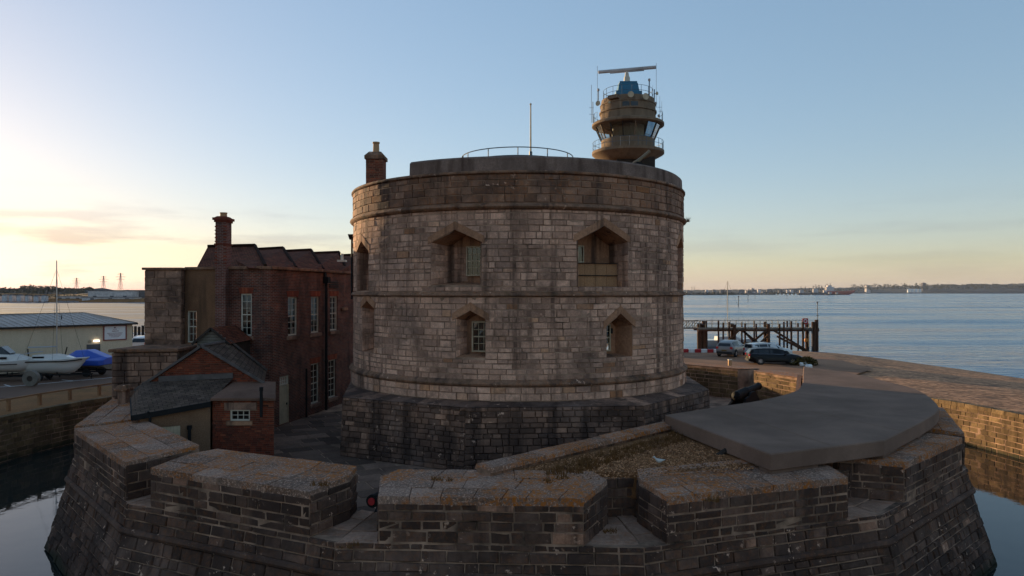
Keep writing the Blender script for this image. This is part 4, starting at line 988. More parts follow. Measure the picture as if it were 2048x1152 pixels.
# coping and flank details
m = MB(); cp = [(-16.5, 35.9), (-14.1, 35.25), (-14.1, 35.0), (-12.2, 34.68), (-11.8, 34.78), (-11.6, 35.15), (-9.68, 45.5), (-9.33, 52)]
for a, b in zip(cp[:-1], cp[1:]):
    a, b = Vector((*a, 0)), Vector((*b, 0)); d = b - a; nn = Vector((d.y, -d.x, 0)).normalized()
    if d.length < .3: continue
    m.prism([a + nn * .06, b + nn * .06, b - nn * .3, a - nn * .3], ZT - .08, ZT + .06)
m.build('parapet_coping', M['moulding'], hs_, bevel=.015)
for u, z1, r in ((5.35, 7.3, .075), (2.95, 2.6, .05)):
    m = MB(); m.cyl(P(u, 0, .14), P(u, z1, .14), r, n=10)
    for k in range(int(z1 / 1.8)): m.cyl(P(u, .9 + 1.8 * k, .14), P(u, 1.0 + 1.8 * k, .14), r * 1.25, n=10)
    if z1 > 5: m.add(pbox(P, u - .17, u + .17, z1 - .1, z1 + .25, .02, .32), B8); m.add(pbox(P, u - .1, u + .1, z1 + .25, ZT - .1, .0, .12), B8)
    m.build('downpipe', M['iron'], hs_)
m = MB(); m.add(pbox(P, 7.6, 8.4, 5.6, 5.75, 0, .12), B8); m.build('ledge', M['head_stone'], hs_)
m = MB(); Q = lambda u, z, w: P(u, z, w)
for k in range(3): m.add(pbox(P, 5.95, 7.2, 6.95 + .14 * k, 7.03 + .14 * k, 0, .05), B8)
m.build('vent_louvre', M['dark_wood'], hs_)
# hipped tile roofs stepping back along the curved building
EV = [(-16.2, 36.4), (-12.15, 35.2), (-11.35, 37.6), (-10.75, 40.8), (-10.15, 44), (-9.65, 47.4), (-9.45, 52)]
RG = [((415, 40.0), (510, 40.6)), ((512, 42.6), (566, 43.2)), ((570, 44.7), (622, 45.3)), ((626, 46.9), (678, 47.6)), ((682, 49.6), (735, 50.4))]
RZ = (494, 492, 500, 497, 503.5, 501, 507.5, 505.5, 512, 509.5)
for i, (a, b) in enumerate(RG):
    r0, r1 = at(a[0], RZ[2 * i], Y=a[1]), at(b[0], RZ[2 * i + 1], Y=b[1])
    e0, e1 = Vector((*EV[i], ZT - .05)), Vector((*EV[i + 1], ZT - .05))
    if i: e0 = e0 - (e1 - e0) * .5; r0 = r0 - (r1 - r0) * 1.2
    b0 = Vector((2 * r0.x - e0.x, 2 * r0.y - e0.y, ZT - .05)); b1 = Vector((2 * r1.x - e1.x, 2 * r1.y - e1.y, ZT - .05))
    if i == 0: b0 = Vector((-17.0, 42.5, ZT - .05))
    m = MB(); roofq(m, [e0, e1, r1, r0]); roofq(m, [e1, b1, r1]); roofq(m, [b1, b0, r0, r1]); roofq(m, [b0, e0, r0])
    ro = m.build('roof', M['clay_tile'], hs_)
    m = MB(); m.tube([r0 + Vector((0, 0, .02)), r1 + Vector((0, 0, .03))], .11, 8); m.tube([r1 + Vector((0, 0, .03)), e1.lerp(r1, .1) + Vector((0, 0, .03))], .09, 8); m.build('ridge_tiles', M['clay_tile'], ro, smooth=True)
q = at(684, 522, Y=43.5); m = MB(); m.box((q.x, q.y, q.z), (.5, .5, .12)); m.cyl((q.x, q.y, q.z), (q.x, q.y, q.z + .45), .09, n=8); m.build('roof_vent', M['white_paint'], hs_)
# tall chimney stack on the front
sx0, sx1, sy0, sy1 = -14.42, -13.93, 34.55, 35.3
m = MB()
for (p0, p1) in (((sx0, sy0), (sx1, sy0)), ((sx1, sy0), (sx1, sy1)), ((sx1, sy1), (sx0, sy1)), ((sx0, sy1), (sx0, sy0))): wallq(m, p0, p1, 0, 10.1)
st = m.build('chimney_stack', M['stack_brick'], hs_)
m = MB(); cxm, cym = (sx0 + sx1) / 2, (sy0 + sy1) / 2
for z0, z1, g in ((9.0, 9.06, .05), (10.1, 10.2, .05), (10.2, 10.32, .11)): m.mm((sx0 - g, sy0 - g, z0), (sx1 + g, sy1 + g, z1), .4)
m.box((cxm, cym, 10.36), (.58, .85, .08), taper=.7); m.build('chimney_cap', M['outbuilding_brick'], st)
m = MB(); m.lathe([(.17, 10.32), (.16, 10.55), (.18, 10.56), (.18, 10.6), (.1, 10.6)], (cxm, cym, 0), 14); m.build('chimney_pot', M['clay_pot'], st, smooth=True)
m = MB()
for k in range(22):
    z = 8.05 + k * .09
    if k % 2 == 0: m.mm((sx0 - .025, sy0 - .025, z), (sx0 + .1, sy0 + .1, z + .06), RN(.3, .9)); m.mm((sx1 - .1, sy0 - .025, z), (sx1 + .025, sy0 + .1, z + .06), RN(.3, .9))
m.build('quoin_bricks', M['outbuilding_brick'], st)

# ---------------------------------------------------------------- brick outbuilding with gable and lean-to
ob = thing('brick_outbuilding', 'small red brick outbuilding with pitched roof and lean-to in the courtyard', 'outbuilding', (-12.5, 30, 0))
XL, XA, XR, YF, YB = -15.4, -12.85, -10.45, 29.5, 33.7
m = MB(); m.add([(XL, YF + .03, 0), (XR, YF + .03, 0), (XR, YF + .03, 3.03), (XA, YF + .03, 4.38), (XL, YF + .03, 2.73), (XL, YB, 0), (-11.9, YB, 0), (-11.9, YB, 3.03), (XA - .1, YB - 1.2, 4.38), (XL, YB, 2.73)], [(0, 1, 2, 3, 4), (9, 8, 7, 6, 5), (1, 6, 7, 2), (5, 0, 4, 9)])
core = m.build('wall', M['brick_mortar'], ob)
b2 = Bank(); KB = dict(ch=(.074, .077), ln=(.2, .24), gap=.006, depth=.02, bev=.004, jit=.0015, proud=.004)
def gab(v, h):
    z = 2.0 + v + h / 2; o = []
    if z > 2.73: o.append((-1, (XA - XL) * (z - 2.73) / 1.65))
    if z > 3.03: o.append((XR - XL - (XR - XA) * (z - 3.03) / 1.35, 99))
    return o
b2.lay(lambda u, v, w: Vector((XL + u, YF - w, 2.0 + v)), XR - XL, 2.36, 'outbuilding_brick', core, holes=gab, **KB)
b2.quad((XR + .01, YF, 0), (-11.88, YB, 0), (-11.88, YB, 3.0), (XR + .01, YF, 3.0), 'outbuilding_brick', core, **KB)
b2.finish(core, 'brick', 300, 'brickwork')
m = MB(); roofq(m, [(XR + .22, YF - .1, 2.9), (-11.62, YB, 2.93), (XA, YB - 1.5, 4.45), (XA, YF - .1, 4.45)]); roofq(m, [(XL - .2, YB, 2.62), (XL - .2, YF - .1, 2.62), (XA, YF - .1, 4.45), (XA, YB - 1.5, 4.45)])
ro = m.build('roof', M['slate'], ob)
for (x, z) in ((XR + .22, 2.9), (XL - .2, 2.62)):
    m = MB(); m.bar((x, YF - .1, z + .02), (XA, YF - .1, 4.47), .06, .1); m.build('verge_board', M['lead'], ro)
m = MB(); m.bar((-11.62, YB, 3.0), (XA + .05, YB - 1.5, 4.5), .12, .1); m.build('flashing', M['lead'], ro)
m = MB(); m.tube([(XA, YF - .1, 4.47), (XA, YB - 1.5, 4.47)], .08, 6); m.build('ridge', M['lead'], ro)
# weatherboarded gable rising through the roof
dm = thing('dormer', 'small weatherboarded dormer with glazed front on the outbuilding roof against the house', 'dormer', (-13.4, 32, 3.9))
x0, x1, xa, y0, y1 = -14.15, -12.75, -13.45, 31.9, 34.6
m = MB(); m.add([(x0, y0 + .05, 3.4), (x1, y0 + .05, 3.4), (x1, y0 + .05, 4.5), (xa, y0 + .05, 5.0), (x0, y0 + .05, 4.5), (x0, y1, 3.4), (x1, y1, 3.4), (x1, y1, 4.5), (xa, y1, 5.0), (x0, y1, 4.5)], [(0, 1, 2, 3, 4), (9, 8, 7, 6, 5), (1, 6, 7, 2), (5, 0, 4, 9)]); m.build('body', M['dark_wood'], dm)
for k in range(4):
    z = 4.42 + k * .13; w = .66 * (1 - max(0, z - 4.5) / .52)
    m = MB(); m.box((xa, y0 + .02, z + .055), (2 * w, .05, .11)); m.build('board', M['grey_wood'], dm)
window(dm, (x0 + .05, y0 + .0, 3.95), (1, 0, 0), (0, -1, 0), 1.3, .46, 3, 1, frame='grey_wood', meet=False, fw=.05, back=.04, curtain=0)
m = MB(); roofq(m, [(x1 + .14, y0 - .15, 4.38), (x1 + .14, y1, 4.38), (xa, y1, 5.1), (xa, y0 - .15, 5.1)]); roofq(m, [(x0 - .14, y1, 4.38), (x0 - .14, y0 - .15, 4.38), (xa, y0 - .15, 5.1), (xa, y1, 5.1)]); ro = m.build('roof', M['clay_tile'], dm)
for x in (x0 - .14, x1 + .14):
    m = MB(); m.bar((x, y0 - .16, 4.36), (xa, y0 - .16, 5.08), .04, .1); m.build('barge_board', M['dark_wood'], ro)
# lean-to of brick
lx0, lx1, ly = -11.58, -9.2, 27.5
m = MB(); P, e, n = wallq(m, (lx0, ly + .03), (lx1, ly + .03), 0, 2.5, [(.68, 1.44, 1.72, 2.14)]); wallq(m, (lx1 - .03, ly + .02), (-9.98, 29.5), 0, 2.5); lt = m.build('lean_to_wall', M['brick_mortar'], ob)
b2 = Bank(); hole = lambda v, h: [(.68, 1.44)] if 1.72 < v + h / 2 < 2.14 else ([(.45, 1.72)] if 2.14 <= v + h / 2 < 2.44 else ([(.58, 1.54)] if 1.55 < v + h / 2 <= 1.72 else []))
b2.lay(lambda u, v, w: Vector((lx0 + u, ly - w, v)), lx1 - lx0, 2.5, 'outbuilding_brick', lt, holes=hole, **KB)
b2.quad((lx1, ly, 0), (-9.95, 29.5, 0), (-9.95, 29.5, 2.5), (lx1, ly, 2.5), 'outbuilding_brick', lt, **KB)
b2.finish(lt, 'brick', 300, 'brickwork')
window(lt, P(.68, 1.72, -.08), e, n, .76, .42, 3, 2, meet=False, fw=.05)
m = MB(); m.add(pbox(P, .56, 1.56, 1.56, 1.71, -.03, .12), B8); m.build('sill', M['head_stone'], lt)
m = MB(); m.add(pbox(P, .47, 1.7, 2.15, 2.43, -.03, .04), B8); m.build('lintel', M['house_stone'], lt)
m = MB(); m.add([(lx0 - .02, ly - .15, 2.5), (lx1 + .12, ly - .15, 2.5), (-9.82, 29.6, 2.62), (lx0 - .02, 29.6, 2.62), (lx0 - .02, ly - .15, 2.62), (lx1 + .12, ly - .15, 2.62), (-9.82, 29.6, 2.98), (lx0 - .02, 29.6, 2.98)], B8); m.build('lean_to_roof', M['felt_roof'], ob, bevel=.02)
m = MB(); m.cyl((lx1 - .42, ly - .2, 1.9), (lx1 - .42, ly - .2, 2.95), .06, n=10); m.cyl((lx1 - .42, ly - .2, 2.9), (lx1 - .42, ly - .2, 3.05), .075, n=10); m.build('vent_pipe', M['iron'], ob)
# rendered store with slate roof
rs = thing('rendered_store', 'ochre rendered store with slate roof and cream plank doors against the brick gable', 'outbuilding', (-13, 28, 0))
m = MB(); a, b, c, d = (-13.65, 26.2), (-11.62, 27.42), (-11.62, 29.46), (-15.2, 28.7)
P, e, n = wallq(m, a, b, 0, 2.12, [(.5, 1.32, 0.02, 1.66)], depth=.08); wallq(m, d, a, 0, 2.12); m.face([(*a, 2.12), (*b, 2.12), (*b, 2.46)]); m.face([(*d, 2.12), (*a, 2.12), (*d, 2.36)]); m.build('wall', M['render'], rs)
N = 7
for k in range(N):
    u0, u1 = .5 + .82 * k / N + .004, .5 + .82 * (k + 1) / N - .004
    m = MB(); m.add(pbox(P, u0, u1, .03, 1.65, -.07, -.03 + RN(-.004, .004)), B8); m.build('door_plank', M['cream_paint'], rs)
m = MB(); m.add(pbox(P, .57, .62, .8, .95, -.03, .01), B8); m.build('door_handle', M['iron'], rs)
m = MB(); m.add(pbox(P, .5, 1.32, .02, .03, -.1, -.07), B8); m.add(pbox(P, .5, 1.32, .03, 1.66, -.1, -.075), B8); m.build('door_back', M['interior'], rs)
m = MB(); m.cyl(P(1.62, 0, .09), P(1.62, 1.55, .09), .06, n=10); m.cyl(P(1.62, 1.5, .09), P(1.62, 1.64, .09), .09, n=10); m.build('vent_pipe', M['iron'], rs)
m = MB(); m.tube([P(.2, 2.3, .15), P(.28, 2.2, .12), P(.28, 0, .1)], .05, 8); m.build('downpipe', M['iron'], rs)
A, B = Vector((-13.85, 25.95, 2.2)), Vector((-11.56, 27.3, 2.5)); C, D, E_ = Vector((-11.56, 29.5, 3.12)), Vector((-15.3, 29.45, 2.98)), Vector((-15.4, 28.75, 2.42))
m = MB(); roofq(m, [A, B, C, D]); roofq(m, [E_, A, D]); ro = m.build('roof', M['slate'], rs, recalc=False)
for p, q in ((A, B), (E_, A)):
    m = MB(); m.bar(p - Vector((0, 0, .1)), q - Vector((0, 0, .1)), .08, .2); m.build('gutter', M['iron'], ro)
m = MB(); m.bar(D + Vector((.7, -.02, .12)), C + Vector((0, -.02, .12)), .1, .22); m.build('ridge_flashing', M['lead'], ro)
# gate pier by the road end of the high wall
q = at(248, 800, Y=31.2); gp = thing('stone_pier', 'short square stone pier with moulded cap against the end of the high wall', 'pier', (q.x, q.y, .7))
m = MB(); m.box((q.x, q.y, 1.55), (.36, .36, 1.7)); m.build('shaft', M['house_stone'], gp, bevel=.02)
m = MB(); m.box((q.x, q.y, 2.45), (.56, .56, .12)); m.box((q.x, q.y, 2.57), (.5, .5, .12), taper=.7); m.build('cap', M['moulding'], gp, bevel=.02)
# ---------------------------------------------------------------- control tower
TX, TY = 13.05, 80.0
tz = lambda py: HC + (584 - py) / F * TY
tw = thing('control_tower', 'tall concrete harbour control tower with glazed round cab, galleries and radar', 'tower', (TX, TY, 0))
m = MB(); m.box((TX + .55, TY, 11), (4.2, 4.2, 22.4)); m.build('shaft', M['dark_wood'], tw)
m = MB(); m.prism([(TX - 1.75, TY - 1.4), (TX - 1.55, TY - 2.0), (TX - 1.55, TY + 2), (TX - 1.75, TY + 1.4)], 0, 22.3); m.add([(TX - 2.3, TY - 1.5, 22.3), (TX - 1.56, TY - 1.5, 22.3), (TX - 1.56, TY - 1.5, 19.8), (TX - 2.3, TY + 1.5, 22.3), (TX - 1.56, TY + 1.5, 22.3), (TX - 1.56, TY + 1.5, 19.8)], [(0, 2, 1), (3, 4, 5), (0, 3, 5, 2), (0, 1, 4, 3)]); m.build('shaft_fin', M['tower_concrete'], tw)
C0 = (TX, TY, 0)
m = MB(); m.lathe([(.1, 21.9), (2.6, 21.95), (3.0, 22.25), (3.9, 22.75), (4.02, 22.85), (4.02, 23.15), (3.0, 23.2)], C0, 64); m.build('gallery', M['tower_concrete'], tw, smooth=True)
m = MB(); m.lathe([(2.98, 23.1), (2.98, 24.45), (2.8, 24.5), (2.4, 24.5)], C0, 64); m.build('cab_wall', M['tower_concrete'], tw, smooth=True)
m = MB(); m.lathe([(2.4, 24.49), (.1, 24.49)], C0, 32); m.lathe([(1.8, 24.5), (1.8, 26.2)], C0, 16); m.build('cab_floor', M['cream_paint'], tw)
NP = 16
for i in range(NP):
    a0, a1 = rad(360 * i / NP + 4), rad(360 * (i + 1) / NP + 4)
    p = lambda r, a, z: Vector((TX + r * math.cos(a), TY + r * math.sin(a), z))
    m = MB(); m.face([p(2.97, a0, 24.5), p(2.97, a1, 24.5), p(3.62, a1, 26.05), p(3.62, a0, 26.05)]); m.build('cab_window', M['glass'], tw)
    m = MB(); m.bar(p(2.99, a0, 24.48), p(3.65, a0, 26.05), .11, .1); m.build('mullion', M['tower_concrete'] if i % 3 == 0 else M['dark_wood'], tw)
m = MB(); m.lathe([(2.5, 26.02), (3.75, 26.02), (4.02, 26.15), (4.02, 26.4), (3.9, 26.5), (3.1, 26.62), (3.08, 27.55), (3.2, 27.6), (3.2, 27.78), (3.08, 27.82), (3.06, 28.45), (3.12, 28.48), (3.12, 28.6), (3.02, 28.64), (2.95, 29.2), (.1, 29.25)], C0, 72); m.build('upper_drum', M['tower_concrete'], tw, smooth=True)
for (a, w) in ((-103, .75), (-86, .75)):
    m = MB(); c = rad(a); x, y = TX + 3.07 * math.cos(c), TY + 3.07 * math.sin(c); m.box((x, y, 28.05), (w, .12, .5), c + rad(90)); m.build('drum_window', M['dark_glass'], tw)
m = MB(); c = rad(-128); m.box((TX + 3.0 * math.cos(c), TY + 3.0 * math.sin(c), 28.95), (1.2, .9, .4), c + rad(90)); m.build('roof_box', M['tower_concrete'], tw)
hoop(tw, (TX, TY), 3.92, 23.15, (.55, 1.1), 26, .025, mat='blue_rail', name='gallery_rail')
hoop(tw, (TX, TY), 3.85, 26.45, (.55, 1.1), 20, .02, a0=-20, a1=200, mat='blue_rail', name='upper_rail')
hoop(tw, (TX, TY), 2.75, 29.2, (.55, 1.15), 16, .025, mat='blue_rail', name='roof_rail')
for o_ in tw.children:                      # heights were read at the near rim of the tower
    for v_ in o_.data.vertices:
        if v_.co.z > 15: v_.co.z = HC + (v_.co.z - HC) * .957
m = MB(); m.box((TX - .05, TY, 28.6), (2.9, 2.4, .9)); m.box((TX - .05, TY, 29.55), (2.4, 2.0, 1.0), taper=.86); m.box((TX - .05, TY, 30.15), (1.95, 1.6, .2)); m.build('radar_housing', M['blue_paint'], tw, bevel=.03)
m = MB(); m.lathe([(.36, 30.2), (.34, 30.9), (.26, 30.95), (.2, 31.35), (.12, 31.4), (.12, 31.65)], (TX - .1, TY, 0), 16); m.build('radar_pedestal', M['white_paint'], tw, smooth=True)
m = MB(); ya = rad(-16); d = Vector((math.cos(ya), math.sin(ya), 0)); c = Vector((TX - .1, TY, 31.75)); sd_ = Vector((-d.y, d.x, 0))
rings = []
for s in (-3.25, -3.2, 3.2, 3.25):
    g = .6 if abs(s) > 3.22 else 1
    rings.append([c + d * s + sd_ * (x * g) + Vector((0, 0, z * g)) for x, z in ((-.2, -.13), (-.05, -.2), (.15, -.15), (.2, .0), (.12, .17), (-.1, .17), (-.22, .05))])
m.loft(rings); m.bar(c - d * 1.9 + Vector((0, 0, -.22)), c + d * 1.9 + Vector((0, 0, -.22)), .22, .1); m.build('radar_scanner', M['far_building'], tw)
def dish(px, py, r, Y=76.8, dirx=0):
    q = at(px, py, Y=Y); m = MB(); n = Vector((dirx, -1, 0)).normalized(); m.cyl(q, q - n * .12, r, r * .7, 18); m.bar(q - n * .1, q - n * .5, .06); m.build('dish', M['cream_paint'], tw, smooth=True)
dish(1262, 188, .34); dish(1292, 192, .36, dirx=.3); dish(1196, 206, .3, 78.5, -.8); dish(1219, 204, .12, 77.3, -.4); dish(1315, 186, .2, 79, .9)
for (px, y0, y1, Y, r) in ((1195, 205, 131, 79, .02), (1313, 215, 125, 80, .02), (1183, 245, 169, 80, .025), (1186, 245, 203, 80, .04), (1299, 195, 160, 78, .06), (1309, 215, 178, 79, .06), (1320, 235, 192, 80, .015), (1324, 240, 202, 81, .015), (1241, 215, 185, 76.9, .012), (1306, 240, 170, 79.5, .012), (1197, 200, 180, 79, .05)):
    p, q = at(px, y0, Y=Y), at(px, y1, Y=Y); m = MB(); m.cyl(p, q, r, n=6); m.build('aerial', M['blue_rail'], tw)
for px, py, Y in ((1299, 160, 78), (1197, 180, 79), (1312, 207, 79), (1318, 232, 79)):
    q = at(px, py, Y=Y); m = MB(); m.lathe([(.02, .22), (.13, .16), (.14, 0), (.08, -.12)], q, 10); m.build('lamp_unit', M['far_building'], tw, smooth=True)
for (px, py) in ((1183, 215), (1183, 228), (1320, 214), (1322, 222)):
    q = at(px, py, Y=80); m = MB(); m.bar(q - Vector((.25, 0, 0)), q + Vector((.25, 0, 0)), .03); m.bar(q + Vector((0, 0, -.2)), q + Vector((0, 0, .2)), .03); m.build('aerial', M['blue_rail'], tw)

# ---------------------------------------------------------------- shed and yard on the left
sh = thing('boat_shed', 'long cream metal shed with pale ribbed roof beside the boat yard', 'shed', (-45, 62, 0))
A, B = Vector((-34.8, 65.2, 0)), Vector((-50, 46, 0)); d = (A - B).normalized(); n = Vector((d.y, -d.x, 0)); L = (A - B).length; Dp = 10
Hh = 3.85; m = MB()
V = [B, A, A - n * Dp, B - n * Dp]; V = V + [p + Vector((0, 0, Hh)) for p in V] + [B - n * Dp / 2 + Vector((0, 0, 4.75)), A - n * Dp / 2 - d * 2.2 + Vector((0, 0, 4.75))]
m.add(V[:8], [(0, 1, 5, 4), (1, 2, 6, 5), (2, 3, 7, 6), (3, 0, 4, 7)]); m.build('wall', M['shed_wall'], sh)
ov = Vector((0, 0, 0)); m = MB(); e0, e1, e2, e3 = V[4] + n * .3, V[5] + n * .3 + d * .3, V[6] - n * .3 + d * .3, V[7] - n * .3
m.face([e0, e1, V[9], V[8]]); m.face([e1, e2, V[9]]); m.face([e2, e3, V[8], V[9]]); ro = m.build('roof', M['shed_roof'], sh)
for k in range(46):
    q = k / 46; p0 = e0.lerp(e1, q + .01); p1 = V[8].lerp(V[9], min(1, (q + .01) * 1.08)); m = MB(); m.bar(p0 + Vector((0, 0, .02)), p1 + Vector((0, 0, .02)), .05, .05); m.build('roof_rib', M['shed_roof'], ro)
for p, q in ((e0, e1), (e1, e2)):
    m = MB(); m.bar(p - Vector((0, 0, .06)), q - Vector((0, 0, .06)), .14, .14); m.build('gutter', M['dark_wood'], ro)
m = MB(); m.bar(V[9] + Vector((0, 0, .03)), e1 + Vector((0, 0, .03)), .08, .05); m.bar(V[8] + Vector((0, 0, .03)), V[9] + Vector((0, 0, .03)), .12, .05); m.build('ridge_cap', M['dark_wood'], ro)
for q in (.12, .4, .62, .82):
    c = V[8].lerp(V[9], q).lerp(e0.lerp(e1, q), .55); m = MB(); m.cyl(c, c + Vector((0, 0, .4)), .04, n=6); m.build('roof_vent', M['iron'], ro)
PS = lambda u, z, w=0: A - d * u + n * w + Vector((0, 0, z))      # u measured from the right end
def psb(u0, u1, z0, z1, w0, w1): return [PS(u1, z0, w0), PS(u0, z0, w0), PS(u0, z1, w0), PS(u1, z1, w0), PS(u1, z0, w1), PS(u0, z0, w1), PS(u0, z1, w1), PS(u1, z1, w1)]
m = MB(); m.add(psb(2.75, 3.85, .02, 2.1, -.02, .04), B8); dr = m.build('door', M['far_grey'], sh)
m = MB(); m.add(psb(3.0, 3.5, 1.52, 1.6, .04, .05), B8); m.add([PS(3.45, 1.42, .05), PS(3.05, 1.42, .05), PS(3.2, 1.0, .05), PS(3.3, 1.0, .05)], [(0, 1, 2, 3)]); m.build('door_notice', M['white'], dr)
tm = NT('lit_lamp'); tm.b.inputs['Emission Color'].default_value = (1, .9, .75, 1); tm.b.inputs['Emission Strength'].default_value = 0.9; tm.done('lit_lamp')
m = MB(); m.add(psb(2.85, 3.3, 2.32, 2.46, .02, .14), B8); m.build('wall_lamp', M['lit_lamp'], sh)
m = MB(); m.cyl(PS(3.6, 2.38, 0), PS(3.6, 2.38, .12), .12, n=10); m.build('alarm_box', M['cream_paint'], sh)
m = MB(); m.add(psb(-.02, 18, 0, .12, 0, .05), B8); m.build('plinth', M['dark_wood'], sh)
sg = thing('wall_sign', 'white notice board in maroon frame with lines of maroon lettering on the shed wall', 'sign', PS(1.45, 2.4, .02))
m = MB(); m.add(psb(.62, 2.42, 2.45, 3.62, .02, .05), B8); m.build('board', M['white'], sg)
paint('maroon', (0.16, 0.02, 0.025), .5)
m = MB()
for (u0, u1, z0, z1) in ((.52, 2.52, 2.36, 2.45), (.52, 2.52, 3.62, 3.71), (.52, .62, 2.45, 3.62), (2.42, 2.52, 2.45, 3.62)): m.add(psb(u0, u1, z0, z1, .02, .08), B8)
m.build('frame', M['maroon'], sg)
m = MB()
for j, (z, w, h) in enumerate(((3.44, .09, .12), (3.33, .28, .05), (3.15, .58, .07), (2.98, 1.25, .045), (2.87, 1.1, .045), (2.76, .9, .045), (2.65, .7, .045))):
    u = 1.52 - w / 2
    while u < 1.52 + w / 2:
        l = RN(.03, .09); m.add(psb(u, u + l, z, z + h, .051, .056), B8); u += l + .025
m.build('lettering', M['maroon'], sg)
# unseen hangar added beyond the yard to keep low sun off the near walls
hg = thing('sun_block_hangar', 'large grey hangar added out of view to block the low sun', 'hangar', (-95, 78, 0))
A, B = Vector((-72, 91, 0)), Vector((-128, 43, 0)); d = (B - A).normalized(); n = Vector((-d.y, d.x, 0)); n = n if n.y > 0 else -n
Z = lambda p, z: p + Vector((0, 0, z)); C_, D_ = B + n * 34, A + n * 34
m = MB(); m.add([A, B, C_, D_, Z(A, 12.5), Z(B, 12.5), Z(C_, 12.5), Z(D_, 12.5), Z((A + D_) / 2, 17.5), Z((B + C_) / 2, 17.5)], [(0, 1, 5, 4), (2, 3, 7, 6), (1, 2, 6, 9, 5), (3, 0, 4, 8, 7)]); m.build('wall', M['far_grey'], hg)
m = MB(); e = d * .6; m.face([Z(A - e - n * .6, 12.4), Z(B + e - n * .6, 12.4), Z((B + C_) / 2 + e, 17.6), Z((A + D_) / 2 - e, 17.6)]); m.face([Z(C_ + e + n * .6, 12.4), Z(D_ - e + n * .6, 12.4), Z((A + D_) / 2 - e, 17.6), Z((B + C_) / 2 + e, 17.6)]); m.build('roof', M['shed_roof'], hg)
for k in range(6):
    p = A + d * (4 + 12 * k); m = MB(); m.prism([p - n * .1, p + d * 7 - n * .1, p + d * 7 - n * .02, p - n * .02], 0, 7.5); m.build('sliding_door', M['lead'], hg)
# palisade and van beyond the shed
pf = thing('palisade_fence', 'dark upright timber palisade beyond the shed at the water edge', 'fence', (-50, 98, 0))
for k in range(34):
    x = -58 + k * .5; m = MB(); hgt = RN(1.9, 2.3); m.box((x, 97 + .02 * k, hgt / 2 - .3), (.34, .12, hgt + .6)); m.build('pale', M['dark_wood'], pf)

